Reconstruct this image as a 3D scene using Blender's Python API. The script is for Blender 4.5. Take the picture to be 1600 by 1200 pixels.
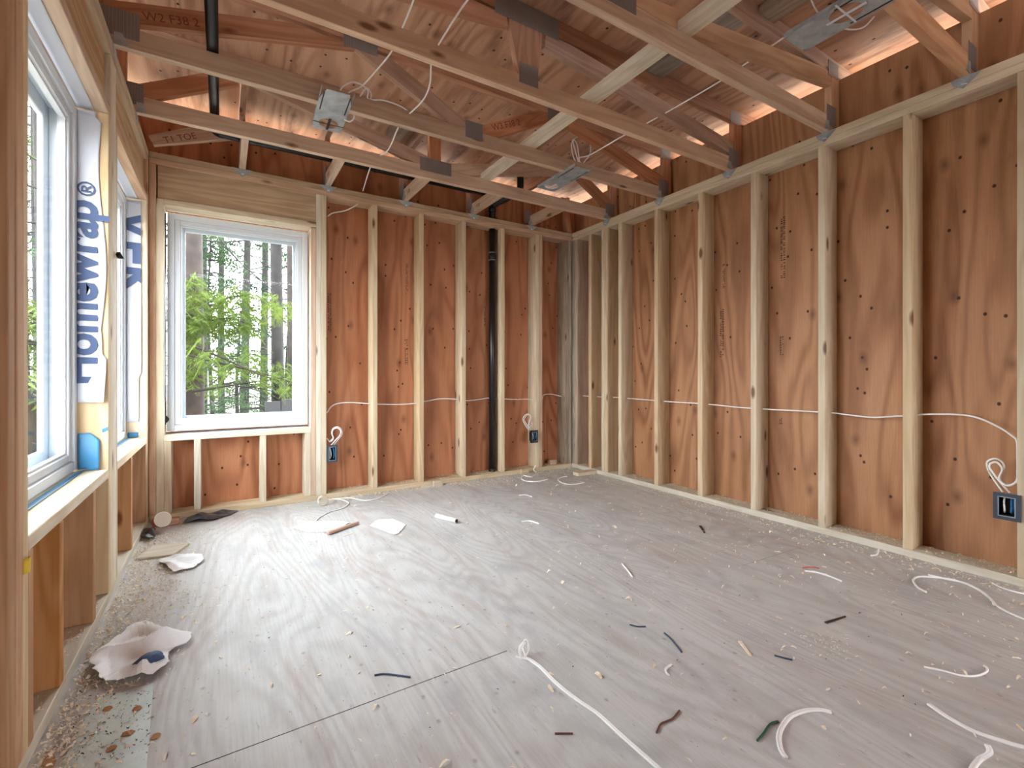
import bpy, bmesh, math, random
from mathutils import Vector, Matrix, noise
for o in list(bpy.data.objects): bpy.data.objects.remove(o)
S = bpy.context.scene
COL = S.collection
# ------------------------------------------------------------------ camera, world, exposure
F_PX, YAW, CY, CAMH = 739.5, .5488, 583.65, .930
cam = bpy.data.objects.new('camera', bpy.data.cameras.new('camera')); COL.objects.link(cam)
cam.data.sensor_fit = 'HORIZONTAL'; cam.data.sensor_width = 36; cam.data.lens = 36*F_PX/1600
cam.data.shift_y = -(600-CY)/1600; cam.data.clip_start = .02; cam.data.clip_end = 300
cam.location = (0, 0, CAMH); cam.rotation_euler = (math.pi/2, 0, -YAW)
S.camera = cam
W = bpy.data.worlds.new('world'); S.world = W; W.use_nodes = True
nt = W.node_tree; nt.nodes.clear()
wo = nt.nodes.new('ShaderNodeOutputWorld'); bg = nt.nodes.new('ShaderNodeBackground')
tc = nt.nodes.new('ShaderNodeTexCoord'); sx = nt.nodes.new('ShaderNodeSeparateXYZ'); cr = nt.nodes.new('ShaderNodeValToRGB')
nt.links.new(tc.outputs['Generated'], sx.inputs[0]); nt.links.new(sx.outputs['Z'], cr.inputs[0])
cr.color_ramp.elements[0].position = 0; cr.color_ramp.elements[0].color = (.975, .985, 1, 1)
cr.color_ramp.elements[1].position = .7; cr.color_ramp.elements[1].color = (.90, .95, 1, 1)
nt.links.new(cr.outputs[0], bg.inputs[0]); bg.inputs[1].default_value = 26.0
nt.links.new(bg.outputs[0], wo.inputs[0])
S.view_settings.view_transform = 'Standard'; S.view_settings.look = 'None'
S.view_settings.exposure = -0.52; S.view_settings.gamma = 1; S.view_settings.use_curve_mapping = False

R = random.Random(7)
XR, YB, XL, ZT = 2.964, 3.705, -.394, 2.3225      # inner faces of the right, back, left framing; top of the top plates
D = .140                                         # depth of the framing
ZP = ZT-.076
cs, sn = math.cos(YAW), math.sin(YAW)
def ray(u, v):
    a = (u-800)/F_PX; b = -(v-CY)/F_PX
    return Vector((a*cs+sn, -a*sn+cs, b))
def onZ(u, v, Z=0):
    r = ray(u, v); t = (Z-CAMH)/r.z; return Vector((r.x*t, r.y*t, Z))
def onY(u, v, Y):
    r = ray(u, v); t = Y/r.y; return Vector((r.x*t, Y, CAMH+r.z*t))
def onX(u, v, X):
    r = ray(u, v); t = X/r.x; return Vector((X, r.y*t, CAMH+r.z*t))

# ------------------------------------------------------------------ materials
def srgb(r, g, b):
    f = lambda c: (c/255/12.92) if c/255 <= .04045 else ((c/255+.055)/1.055)**2.4
    return (f(r), f(g), f(b), 1)
def newmat(name):
    m = bpy.data.materials.new(name); m.use_nodes = True
    return m, m.node_tree, m.node_tree.nodes['Principled BSDF']
def N(t, typ, **kw):
    n = t.nodes.new(typ)
    for k, v in kw.items(): setattr(n, k, v)
    return n
def math_(t, op, a, b=None, c=None):
    n = N(t, 'ShaderNodeMath', operation=op)
    for i, x in enumerate((a, b, c)):
        if x is None: continue
        if isinstance(x, (int, float)): n.inputs[i].default_value = x
        else: t.links.new(x, n.inputs[i])
    return n.outputs[0]
def ramp(t, fac, stops):
    n = N(t, 'ShaderNodeValToRGB'); e = n.color_ramp.elements
    while len(e) < len(stops): e.new(.5)
    for i, (p, c) in enumerate(stops): e[i].position = p; e[i].color = c
    t.links.new(fac, n.inputs[0]); return n.outputs[0]
def mix(t, fac, a, b, mode='MIX'):
    n = N(t, 'ShaderNodeMix', data_type='RGBA', blend_type=mode)
    for i, x in ((0, fac), (6, a), (7, b)):
        if isinstance(x, (int, float)): n.inputs[i].default_value = x
        elif isinstance(x, tuple): n.inputs[i].default_value = x
        else: t.links.new(x, n.inputs[i])
    return n.outputs[2]
def coords(t, scale, rnd=True, obj=True):
    c = N(t, 'ShaderNodeTexCoord'); out = c.outputs['Object']
    if rnd:
        oi = N(t, 'ShaderNodeObjectInfo'); v = N(t, 'ShaderNodeVectorMath', operation='SCALE')
        v.inputs[0].default_value = (37, 19, 53); t.links.new(oi.outputs['Random'], v.inputs['Scale'])
        a = N(t, 'ShaderNodeVectorMath', operation='ADD'); t.links.new(out, a.inputs[0]); t.links.new(v.outputs[0], a.inputs[1]); out = a.outputs[0]
    mp = N(t, 'ShaderNodeMapping'); mp.inputs['Scale'].default_value = scale
    t.links.new(out, mp.inputs[0]); return mp.outputs[0], out
def noise_(t, vec, scale, detail=3, rough=.5, dist=0):
    n = N(t, 'ShaderNodeTexNoise'); n.inputs['Scale'].default_value = scale; n.inputs['Detail'].default_value = detail
    n.inputs['Roughness'].default_value = rough; n.inputs['Distortion'].default_value = dist
    t.links.new(vec, n.inputs['Vector']); return n.outputs[0]
def bump(t, p, h, strength=.3, dist=.002):
    b = N(t, 'ShaderNodeBump'); b.inputs['Strength'].default_value = strength; b.inputs['Distance'].default_value = dist
    t.links.new(h, b.inputs['Height']); t.links.new(b.outputs[0], p.inputs['Normal'])
def knots(t, vec, scale, r0, thresh, dims='3D'):
    v = N(t, 'ShaderNodeTexVoronoi', voronoi_dimensions=dims); v.inputs['Scale'].default_value = scale; t.links.new(vec, v.inputs['Vector'])
    near = math_(t, 'LESS_THAN', v.outputs['Distance'], r0)
    sp = N(t, 'ShaderNodeSeparateColor'); t.links.new(v.outputs['Color'], sp.inputs[0])
    sel = math_(t, 'GREATER_THAN', sp.outputs[0], thresh)
    soft = math_(t, 'SUBTRACT', 1.0, math_(t, 'DIVIDE', v.outputs['Distance'], r0))
    soft = math_(t, 'MAXIMUM', soft, 0.0)
    return math_(t, 'MULTIPLY', soft, sel)
def lumber(name, light, dark, rough=.75, var=.18, grime=.25):
    m, t, p = newmat(name)
    v, raw = coords(t, (.9, 9, 9))
    n = noise_(t, v, 1.0, 2, .4, .3)
    rings = math_(t, 'SINE', math_(t, 'MULTIPLY', n, 46.0))
    rings = math_(t, 'MULTIPLY_ADD', rings, .5, .5)
    v2, _ = coords(t, (3, 90, 90)); fine = noise_(t, v2, 1.6, 3, .6)
    f = math_(t, 'MULTIPLY_ADD', rings, .38, math_(t, 'MULTIPLY', fine, .5))
    c = ramp(t, f, [(.1, light), (.85, dark)])
    v3, _ = coords(t, (1, 1.6, 1.6)); big = noise_(t, v3, 2.2, 3, .6)
    c = mix(t, math_(t, 'MULTIPLY', ramp(t, big, [(.45, (0,0,0,1)), (.8, (1,1,1,1))]), grime), c, srgb(120, 105, 92))
    vk, _ = coords(t, (3.2, 9, 9))
    k = knots(t, vk, 1.0, .17, .55)
    c = mix(t, math_(t, 'MINIMUM', math_(t, 'MULTIPLY', k, 1.6), .85), c, srgb(98, 58, 36))
    oi = N(t, 'ShaderNodeObjectInfo')
    hs = N(t, 'ShaderNodeHueSaturation'); t.links.new(c, hs.inputs['Color'])
    t.links.new(math_(t, 'MULTIPLY_ADD', oi.outputs['Random'], var, 1-var*.6), hs.inputs['Value'])
    wn = N(t, 'ShaderNodeTexWhiteNoise', noise_dimensions='1D'); t.links.new(oi.outputs['Random'], wn.inputs['W'])
    t.links.new(math_(t, 'MULTIPLY_ADD', wn.outputs['Value'], .5, .8), hs.inputs['Saturation'])
    t.links.new(math_(t, 'MULTIPLY_ADD', wn.outputs['Value'], -.012, .506), hs.inputs['Hue'])
    t.links.new(hs.outputs[0], p.inputs['Base Color'])
    p.inputs['Roughness'].default_value = rough; p.inputs['Specular IOR Level'].default_value = .25
    bump(t, p, f, .25, .001)
    return m
# plywood veneer: contour-like rotary cut grain; perm puts the grain axis first
def plywood(name, perm, cols, knotc, rough=.6, spec=.3, knot_amt=.9, stain=.35, ringn=75.0, stretch=.17, sc=2.6, ringw=.28, bigw=.55, stripw=.30, seams=None, dirt=None):
    m, t, p = newmat(name)
    c0 = N(t, 'ShaderNodeTexCoord'); s = N(t, 'ShaderNodeSeparateXYZ'); t.links.new(c0.outputs['Object'], s.inputs[0])
    cb = N(t, 'ShaderNodeCombineXYZ')
    for i, a in enumerate(perm): t.links.new(s.outputs[a], cb.inputs[i])
    base = cb.outputs[0]
    def mp(scale):
        q = N(t, 'ShaderNodeMapping'); q.inputs['Scale'].default_value = scale; t.links.new(base, q.inputs[0]); return q.outputs[0]
    n = noise_(t, mp((stretch, 1, 1)), sc, 2.2, .45, .35)
    rings = math_(t, 'SINE', math_(t, 'MULTIPLY', n, ringn)); rings = math_(t, 'MULTIPLY_ADD', rings, .5, .5)
    rings = math_(t, 'POWER', rings, 1.8)
    fine = noise_(t, mp((4, 110, 110)), 1.3, 3, .6)
    big = noise_(t, mp((.5, 1.3, 1.3)), 1.3, 4, .6)
    f = math_(t, 'ADD', math_(t, 'MULTIPLY', rings, ringw), math_(t, 'ADD', math_(t, 'MULTIPLY', fine, .30), math_(t, 'MULTIPLY', big, bigw)))
    c = ramp(t, f, [(.22, cols[0]), (.50, cols[1]), (.80, cols[2])])
    # veneer strips of different tone
    strip = N(t, 'ShaderNodeTexWhiteNoise', noise_dimensions='1D')
    sp2 = N(t, 'ShaderNodeSeparateXYZ'); t.links.new(base, sp2.inputs[0])
    wob = math_(t, 'MULTIPLY_ADD', noise_(t, mp((.6, .6, .6)), 1.0, 1), .25, 0.0)
    t.links.new(math_(t, 'FLOOR', math_(t, 'MULTIPLY', math_(t, 'ADD', sp2.outputs[1], wob), 4.1)), strip.inputs['W'])
    c = mix(t, math_(t, 'MULTIPLY', strip.outputs['Value'], stripw), c, cols[0])
    st = ramp(t, noise_(t, mp((.7, 3.5, 3.5)), 2.1, 5, .65), [(.52, (0,0,0,1)), (.75, (1,1,1,1))])
    c = mix(t, math_(t, 'MULTIPLY', st, stain), c, cols[3])
    k = knots(t, mp((1.6, 2.0, 2.0)), 3.6, .062, .45, '2D')
    c = mix(t, math_(t, 'MINIMUM', math_(t, 'MULTIPLY', k, 2.6*knot_amt), .95), c, knotc)
    k2 = knots(t, mp((1.1, 1.9, 1.9)), 2.6, .15, .55, '2D')
    c = mix(t, math_(t, 'MULTIPLY', k2, .75*knot_amt), c, cols[3])
    if dirt:
        dn = ramp(t, noise_(t, mp((1.2, 2.4, 1)), 2.4, 6, .7), [(.50, (0,0,0,1)), (.72, (1,1,1,1))])
        c = mix(t, math_(t, 'MULTIPLY', dn, .7), c, dirt[0])
        dn = ramp(t, noise_(t, mp((9, 30, 1)), 2.0, 4, .7), [(.62, (0,0,0,1)), (.70, (1,1,1,1))])
        c = mix(t, math_(t, 'MULTIPLY', dn, .5), c, dirt[1])
    t.links.new(c, p.inputs['Base Color'])
    if dirt: t.links.new(math_(t, 'MULTIPLY_ADD', big, .3, rough-.15), p.inputs['Roughness'])
    else: p.inputs['Roughness'].default_value = rough
    p.inputs['Specular IOR Level'].default_value = spec
    bump(t, p, f, .3, .0015)
    return m
def plain(name, col, rough=.5, metal=0, spec=.5, bumpn=None, var=None):
    m, t, p = newmat(name)
    p.inputs['Base Color'].default_value = col; p.inputs['Roughness'].default_value = rough
    p.inputs['Metallic'].default_value = metal; p.inputs['Specular IOR Level'].default_value = spec
    c0 = N(t, 'ShaderNodeTexCoord')
    if var:
        f = noise_(t, c0.outputs['Object'], var[0], 4, .6)
        t.links.new(ramp(t, f, [(.35, col), (.7, var[1])]), p.inputs['Base Color'])
    if bumpn: bump(t, p, noise_(t, c0.outputs['Object'], bumpn[0], 3), bumpn[1], .003)
    return m
M = {}
M['stud'] = lumber('stud_lumber', srgb(222, 208, 182), srgb(198, 176, 144), grime=.14)
M['cripple'] = lumber('shaded_stud_lumber', srgb(196, 160, 126), srgb(166, 126, 92), grime=.3)  # darker stud colour, with the shade of the unlit side faces put in
M['whitewood'] = lumber('pale_lumber', srgb(230, 224, 208), srgb(206, 192, 168), grime=.3)
M['chord'] = lumber('truss_lumber', srgb(212, 184, 158), srgb(184, 150, 124), var=.2, grime=.25)
M['web'] = lumber('fir_lumber', srgb(200, 160, 136), srgb(166, 122, 98), var=.25, grime=.2)
M['header'] = lumber('header_lumber', srgb(206, 182, 152), srgb(168, 140, 112), grime=.4)
M['old'] = lumber('weathered_lumber', srgb(186, 172, 155), srgb(142, 128, 114), grime=.7)
PLY = [srgb(206, 148, 112), srgb(184, 120, 84), srgb(150, 88, 58), srgb(104, 60, 40)]
M['ply_x'] = plywood('sheathing_right_ply', (2, 1, 0), [srgb(194, 150, 113), srgb(168, 118, 82), srgb(134, 88, 58), srgb(92, 58, 40)], srgb(52, 28, 20))
M['ply_y'] = plywood('sheathing_back_ply', (2, 0, 1), [srgb(200, 144, 108), srgb(176, 115, 80), srgb(144, 86, 58), srgb(104, 60, 42)], srgb(50, 26, 18))
M['ply_l'] = plywood('sheathing_left_ply', (2, 1, 0), [srgb(204, 158, 120), srgb(184, 132, 92), srgb(158, 108, 72), srgb(116, 72, 48)], srgb(60, 32, 20), stain=.15)
M['deck'] = plywood('roof_deck_ply', (1, 0, 2), [srgb(216, 176, 150), srgb(194, 150, 122), srgb(162, 116, 90), srgb(98, 64, 48)], srgb(44, 26, 20), stain=.9)
M['floor'] = plywood('floor_ply', (1, 0, 2), [srgb(214, 216, 216), srgb(186, 185, 183), srgb(146, 137, 132), srgb(150, 114, 102)], srgb(124, 108, 102), rough=.50, spec=.45,
                     knot_amt=.25, stain=.50, ringn=260, stretch=.22, sc=1.7, ringw=.11, bigw=.45, stripw=.12, dirt=(srgb(164, 166, 170), srgb(116, 106, 102)))
M['galv'] = plain('galvanised_steel', srgb(186, 198, 206), .42, .45, var=(14, srgb(146, 158, 166)))
M['gusset'] = None
def gusset_mat():
    m, t, p = newmat('toothed_truss_plate')
    c0 = N(t, 'ShaderNodeTexCoord'); s = N(t, 'ShaderNodeSeparateXYZ'); t.links.new(c0.outputs['Object'], s.inputs[0])
    st = math_(t, 'SINE', math_(t, 'MULTIPLY', s.outputs['X'], 520.0))
    rows = math_(t, 'SINE', math_(t, 'MULTIPLY', s.outputs['Z'], 300.0))
    f = math_(t, 'MULTIPLY_ADD', st, .35, .5)
    f2 = math_(t, 'MULTIPLY', math_(t, 'GREATER_THAN', st, .35), math_(t, 'GREATER_THAN', rows, -.3))
    c = ramp(t, f, [(.1, srgb(128, 124, 124)), (.9, srgb(172, 168, 166))])
    c = mix(t, math_(t, 'MULTIPLY', f2, .6), c, srgb(88, 78, 74))
    t.links.new(c, p.inputs['Base Color']); p.inputs['Metallic'].default_value = .35; p.inputs['Roughness'].default_value = .55
    bump(t, p, f, .4, .002); return m
M['gusset'] = gusset_mat()
M['vinyl'] = plain('white_vinyl', srgb(214, 221, 228), .35)
M['wrap'] = plain('house_wrap', srgb(206, 212, 224), .55, bumpn=(22, .35))
M['ink'] = plain('wrap_ink', srgb(56, 76, 116), .6)
M['ink2'] = plain('stamp_ink', srgb(58, 40, 34), .7)
M['ink3'] = plain('crayon_ink', srgb(126, 66, 54), .7)
M['tape_blue'] = plain('blue_tape', srgb(58, 130, 178), .4)
M['cable'] = plain('white_cable', srgb(244, 244, 243), .4)
M['wrap_lit'] = plain('brightened_wrap', srgb(240, 243, 247), .5, bumpn=(26, .5))  # lighter copy of the wrap colour, brightened to offset the shadow it lies in
M['abs'] = plain('black_pipe', srgb(20, 21, 24), .28)
M['boxblk'] = plain('slate_plastic', srgb(52, 60, 74), .45)
M['boxin'] = plain('black_plastic', srgb(14, 16, 22), .5)
M['bluew'] = plain('blue_wire', srgb(44, 120, 176), .4)
M['panelgrey'] = plain('grey_panel', srgb(46, 46, 48), .8)
M['rim'] = plain('pale_rim', srgb(150, 165, 175), .5)
M['tapeblk'] = plain('black_tape', srgb(24, 24, 26), .5)
M['tapewht'] = plain('white_tape', srgb(214, 224, 232), .5)
M['red'] = plain('red_plastic', srgb(196, 60, 54), .5)
M['green'] = plain('green_wire', srgb(30, 84, 62), .5)
M['dkblue'] = plain('dark_blue_wire', srgb(56, 72, 96), .5)
M['brown'] = plain('brown_wire', srgb(92, 54, 46), .6)
M['paper'] = plain('white_paper', srgb(238, 238, 236), .7)
M['cup'] = plain('cup_paper', srgb(214, 206, 194), .6)
M['dkplas'] = plain('dark_plastic', srgb(40, 44, 50), .3, bumpn=(30, .6), var=(18, srgb(84, 92, 100)))
M['dkbrown'] = plain('dark_brown_plastic', srgb(42, 30, 28), .4)
M['sheet'] = plain('sheet_metal', srgb(206, 216, 214), .42, .25, var=(9, srgb(184, 196, 194)))
M['shav'] = plain('pale_shavings', srgb(246, 238, 222), .8, var=(40, srgb(222, 200, 168)))
M['chip'] = plain('bark_chip', srgb(172, 128, 84), .8)
M['yellow'] = plain('yellow_tag', srgb(226, 196, 60), .6)
M['bark'] = plain('tree_bark', srgb(52, 42, 38), .9, bumpn=(9, 1.0), var=(7, srgb(30, 24, 22)))
M['bark2'] = plain('grey_bark', srgb(42, 38, 37), .9, bumpn=(9, 1.0), var=(7, srgb(26, 24, 24)))
def leafmat(name, a, b):
    m, t, p = newmat(name); c0 = N(t, 'ShaderNodeTexCoord')
    f = noise_(t, c0.outputs['Object'], 1.7, 3); c = ramp(t, f, [(.35, a), (.65, b)])
    t.links.new(c, p.inputs['Base Color']); p.inputs['Roughness'].default_value = .7; p.inputs['Specular IOR Level'].default_value = .2
    tr = N(t, 'ShaderNodeBsdfTranslucent'); t.links.new(c, tr.inputs[0])
    mx = N(t, 'ShaderNodeMixShader'); mx.inputs[0].default_value = .4
    t.links.new(p.outputs[0], mx.inputs[1]); t.links.new(tr.outputs[0], mx.inputs[2])
    t.links.new(mx.outputs[0], t.nodes['Material Output'].inputs[0]); return m
M['leafdk'] = leafmat('dark_needles', srgb(38, 50, 44), srgb(60, 74, 62))
M['leafmd'] = leafmat('mid_needles', srgb(50, 68, 44), srgb(74, 94, 62))
M['leafbr'] = leafmat('bright_cedar', srgb(72, 90, 36), srgb(100, 116, 54))
M['ground'] = plain('forest_floor', srgb(126, 116, 108), .95, var=(1.3, srgb(100, 98, 84)), bumpn=(3, .6))
def glassmat():
    m = bpy.data.materials.new('window_glass'); m.use_nodes = True; t = m.node_tree; t.nodes.clear()
    o = N(t, 'ShaderNodeOutputMaterial'); a = N(t, 'ShaderNodeBsdfTransparent'); a.inputs[0].default_value = (.96, .98, .98, 1)
    g = N(t, 'ShaderNodeBsdfGlossy'); g.inputs['Roughness'].default_value = .02
    lw = N(t, 'ShaderNodeLayerWeight'); lw.inputs[0].default_value = .5; mx = N(t, 'ShaderNodeMixShader')
    t.links.new(math_(t, 'MULTIPLY_ADD', math_(t, 'POWER', lw.outputs['Facing'], 5.0), .20, .006), mx.inputs[0]); t.links.new(a.outputs[0], mx.inputs[1]); t.links.new(g.outputs[0], mx.inputs[2]); t.links.new(mx.outputs[0], o.inputs[0])
    return m
M['glass'] = glassmat()

# ------------------------------------------------------------------ object helpers
def tag(o, label, cat, group=None):
    o['label'] = label; o['category'] = cat
    if group: o['group'] = group
    return o
def struct(o): o['kind'] = 'structure'; return o
def thing(name, label, cat, loc=(0, 0, 0), group=None):
    o = bpy.data.objects.new(name, None); COL.objects.link(o); o.location = loc; o.empty_display_size = .05
    return tag(o, label, cat, group)
def obj(name, bm, mat, parent=None, origin=None, basis=None, smooth=False, bevel=0):
    """bm in world coordinates -> object with its own origin and local X along the piece"""
    if bevel: bmesh.ops.bevel(bm, geom=list(bm.edges), offset=bevel, segments=1, affect='EDGES', clamp_overlap=True)
    vs = [v.co for v in bm.verts]
    if origin is None:
        lo = Vector([min(v[i] for v in vs) for i in range(3)]); hi = Vector([max(v[i] for v in vs) for i in range(3)])
        origin = (lo+hi)/2
    origin = Vector(origin)
    B = basis if basis else Matrix.Identity(3)
    mw = Matrix.Translation(origin) @ B.to_4x4()
    bm.transform(mw.inverted())
    bmesh.ops.recalc_face_normals(bm, faces=bm.faces)
    me = bpy.data.meshes.new(name); bm.to_mesh(me); bm.free()
    if smooth:
        for p in me.polygons: p.use_smooth = True
    me.materials.append(mat)
    o = bpy.data.objects.new(name, me); COL.objects.link(o)
    if parent is not None:
        o.parent = parent
        pw = pmw(parent)
        o.matrix_basis = pw.inverted() @ mw
    else: o.matrix_basis = mw
    return o
def pmw(o):
    m = o.matrix_basis.copy(); p = o.parent
    while p: m = p.matrix_basis @ m; p = p.parent
    return m
def addbox(bm, x0, x1, y0, y1, z0, z1):
    c = [bm.verts.new((x, y, z)) for x in (x0, x1) for y in (y0, y1) for z in (z0, z1)]
    for f in ((0, 1, 3, 2), (4, 6, 7, 5), (0, 4, 5, 1), (2, 3, 7, 6), (0, 2, 6, 4), (1, 5, 7, 3)): bm.faces.new([c[i] for i in f])
def boxbm(*a):
    bm = bmesh.new(); addbox(bm, *a); return bm
AX = {0: Matrix.Identity(3), 1: Matrix(((0, -1, 0), (1, 0, 0), (0, 0, 1))), 2: Matrix(((0, 0, -1), (0, 1, 0), (1, 0, 0)))}
def board(name, x0, x1, y0, y1, z0, z1, mat, parent=None, bevel=.0022):
    d = (x1-x0, y1-y0, z1-z0); a = d.index(max(d))
    return obj(name, boxbm(x0, x1, y0, y1, z0, z1), mat, parent, basis=AX[a], bevel=bevel)
def prism(name, pts, plane, lo, hi, mat, parent=None, bevel=.0015, along=None):
    """pts: 2-D outline; plane 'XZ' (extruded in Y), 'YZ' (extruded in X) or 'XY' (extruded in Z)"""
    bm = bmesh.new()
    mk = {'XZ': lambda p, h: (p[0], h, p[1]), 'YZ': lambda p, h: (h, p[0], p[1]), 'XY': lambda p, h: (p[0], p[1], h)}[plane]
    a = [bm.verts.new(mk(p, lo)) for p in pts]; b = [bm.verts.new(mk(p, hi)) for p in pts]
    bm.faces.new(a); bm.faces.new(b[::-1])
    for i in range(len(pts)):
        j = (i+1) % len(pts); bm.faces.new([a[i], b[i], b[j], a[j]])
    basis = None
    if along is not None:
        u = Vector(mk(along, 0)) - Vector(mk((0, 0), 0)); u.normalize()
        w = Vector({'XZ': (0, 1, 0), 'YZ': (1, 0, 0), 'XY': (0, 0, 1)}[plane]); v = w.cross(u)
        basis = Matrix((u, v, w)).transposed()
    return obj(name, bm, mat, parent, basis=basis, bevel=bevel)
def catmull(pts, n=8):
    P = [Vector(p) for p in pts]; P = [P[0]*2-P[1]]+P+[P[-1]*2-P[-2]]; out = []
    for i in range(1, len(P)-2):
        for k in range(n):
            t = k/n; a, b, c, d = P[i-1:i+3]
            out.append(.5*((2*b)+(c-a)*t+(2*a-5*b+4*c-d)*t*t+(-a+3*b-3*c+d)*t**3))
    out.append(P[-2]); return out
def tube(bm, pts, r, seg=8, flat=1.0, up=Vector((0, 0, 1))):
    rings = []; n = len(pts)
    for i, p in enumerate(pts):
        t = (pts[min(i+1, n-1)]-pts[max(i-1, 0)])
        if t.length < 1e-7: t = Vector((0, 0, 1))
        t.normalize(); a = up if abs(t.dot(up)) < .95 else Vector((1, 0, 0))
        s = t.cross(a).normalized(); q = s.cross(t).normalized()
        rr = r[i] if isinstance(r, list) else r
        rings.append([bm.verts.new(p+s*rr*math.cos(2*math.pi*k/seg)+q*rr*flat*math.sin(2*math.pi*k/seg)) for k in range(seg)])
    for a, b in zip(rings, rings[1:]):
        for k in range(seg): bm.faces.new([a[k], a[(k+1) % seg], b[(k+1) % seg], b[k]])
    bm.faces.new(rings[0][::-1]); bm.faces.new(rings[-1])
def cable(name, pts, r, mat, parent=None, flat=1.0, n=8, seg=8, straight=False):
    bm = bmesh.new(); tube(bm, [Vector(p) for p in pts] if straight else catmull(pts, n), r, seg, flat)
    return obj(name, bm, mat, parent, smooth=True)
def text(name, s, size, mat, loc, xdir, ydir, parent, thick=.0004, offset=0, shear=0, clip=()):
    """flat lettering: xdir is the reading direction, ydir points to the letter tops"""
    c = bpy.data.curves.new(name, 'FONT'); c.body = s; c.size = size; c.extrude = thick; c.offset = offset; c.resolution_u = 3; c.shear = shear
    o = bpy.data.objects.new(name, c); COL.objects.link(o)
    bpy.context.view_layer.update()
    me = bpy.data.meshes.new_from_object(o.evaluated_get(bpy.context.evaluated_depsgraph_get()))
    bpy.data.objects.remove(o); bpy.data.curves.remove(c)
    x = Vector(xdir).normalized(); y = Vector(ydir).normalized(); z = x.cross(y)
    mw = Matrix.Translation(Vector(loc)) @ Matrix((x, y, z)).transposed().to_4x4()
    if clip:
        bm = bmesh.new(); bm.from_mesh(me); bm.transform(mw)
        for co, no in clip: bmesh.ops.bisect_plane(bm, geom=list(bm.verts)+list(bm.edges)+list(bm.faces), plane_co=co, plane_no=no, clear_outer=True)
        bm.transform(mw.inverted()); bm.to_mesh(me); bm.free()
    me.materials.clear(); me.materials.append(mat); me.name = name
    q = bpy.data.objects.new(name, me); COL.objects.link(q); q.parent = parent
    q.matrix_basis = pmw(parent).inverted() @ mw
    return q

# ------------------------------------------------------------------ floor, walls, roof deck
Y0 = -2.6
fl = bmesh.new(); addbox(fl, XL-D-.02, XR+D+.02, Y0, YB+D+.02, -.30, 0)
floor = struct(obj('floor', fl, M['floor'], origin=(0, 0, 0)))
gapm = plain('panel_gap', srgb(70, 62, 58), .9)
sa, sb = onZ(292, 1198), onZ(790, 1018)
for k, (p, q) in enumerate(((onZ(230, 1226), onZ(792, 1017)), (onZ(1160, 884), onZ(1345, 825)))):
    d = (q-p).normalized(); s = Vector((-d.y, d.x, 0))*(.0012 if k == 0 else .0006)
    pts = [(p+s).xy, (q+s).xy, (q-s).xy, (p-s).xy]
    prism('panel_seam', pts, 'XY', .0001, .0005, gapm, floor, bevel=0)
def sheath(name, axis, lo, hi, rects, mat):
    bm = bmesh.new()
    for a0, a1, z0, z1 in rects:
        if axis == 'X': addbox(bm, lo, hi, a0, a1, z0, z1)
        else: addbox(bm, a0, a1, lo, hi, z0, z1)
    return struct(obj(name, bm, mat, origin=(0, 0, 0)))
XS, YS, XLS = XR+D, YB+D, XL-D
ZB = 2.662
wall_right = sheath('wall_right', 'X', XS+.001, XS+.014, [(Y0, YS+.013, -.05, ZB)], M['ply_x'])
WX0, WX1, WZ0, WZ1 = -.317, .547, .545, 1.995        # back window opening
wall_back = sheath('wall_back', 'Y', YS+.001, YS+.014, [(XLS, WX0, -.05, ZB), (WX1, XS, -.05, ZB), (WX0, WX1, -.05, WZ0), (WX0, WX1, WZ1, ZB)], M['ply_y'])
L1a, L1b, L2a, L2b, LZ0, LZ1 = 1.56, 2.490, 2.680, 3.610, .545, 1.985
wall_left = sheath('wall_left', 'X', XLS-.014, XLS-.001, [(Y0, L1a, -.05, ZB), (L1a, L1b, -.05, LZ0), (L1a, L1b, LZ1, ZB), (L1b, L2a, -.05, ZB), (L2a, L2b, -.05, LZ0), (L2a, L2b, LZ1, ZB), (L2b, YS, -.05, ZB)], M['ply_l'])
unseen_wall_rear = sheath('unseen_wall_rear', 'Y', Y0-.013, Y0-.0005, [(XLS, 1.9, -.05, ZB), (1.9, 2.8, 2.05, ZB), (2.8, XS, -.05, ZB)], M['ply_y'])  # unseen, added behind the camera; its doorway limits the light from the rear
def zd(x): return 2.790-.014*x                       # underside of the roof deck
bm = bmesh.new()
xa, xb = XLS-.62, XS+.62
vs = [bm.verts.new((x, y, zd(x)+h)) for x in (xa, xb) for y in (Y0-.4, YS+.62) for h in (.001, .016)]
for f in ((0, 1, 3, 2), (4, 6, 7, 5), (0, 4, 5, 1), (2, 3, 7, 6), (0, 2, 6, 4), (1, 5, 7, 3)): bm.faces.new([vs[i] for i in f])
ceiling = struct(obj('ceiling', bm, M['deck'], origin=(0, 0, 0)))

# illegible mill stamps on the sheathing
def stamp(axis, a, z, w, h, parent, vertical=True, mat=None, depth=None):
    bm = bmesh.new(); rr = random.Random(int(a*1000+z*77))
    rows = 2; y = 0
    while y < h:
        step = rr.uniform(.006, .016)
        for r in range(rows):
            if rr.random() < .25: continue
            x0 = r*w/rows; x1 = x0+w/rows*rr.uniform(.5, .8)
            if axis == 'X': addbox(bm, XS-.0004, XS+.0008, a+x0, a+x1, z+y, z+y+step*.5)
            else: addbox(bm, a+x0, a+x1, YS-.0004, YS+.0008, z+y, z+y+step*.5)
        y += step
    return obj('ink_stamp', bm, mat or M['ink2'], parent)
for a, z, w, h in ((1.69, 1.55, .035, .40), (1.70, 1.05, .03, .12), (1.71, .60, .02, .05), (2.13, 1.05, .035, .35), (2.12, 1.55, .02, .18), (3.35, 1.3, .02, .2)):
    stamp('X', a, z, w, h, wall_right)
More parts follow.
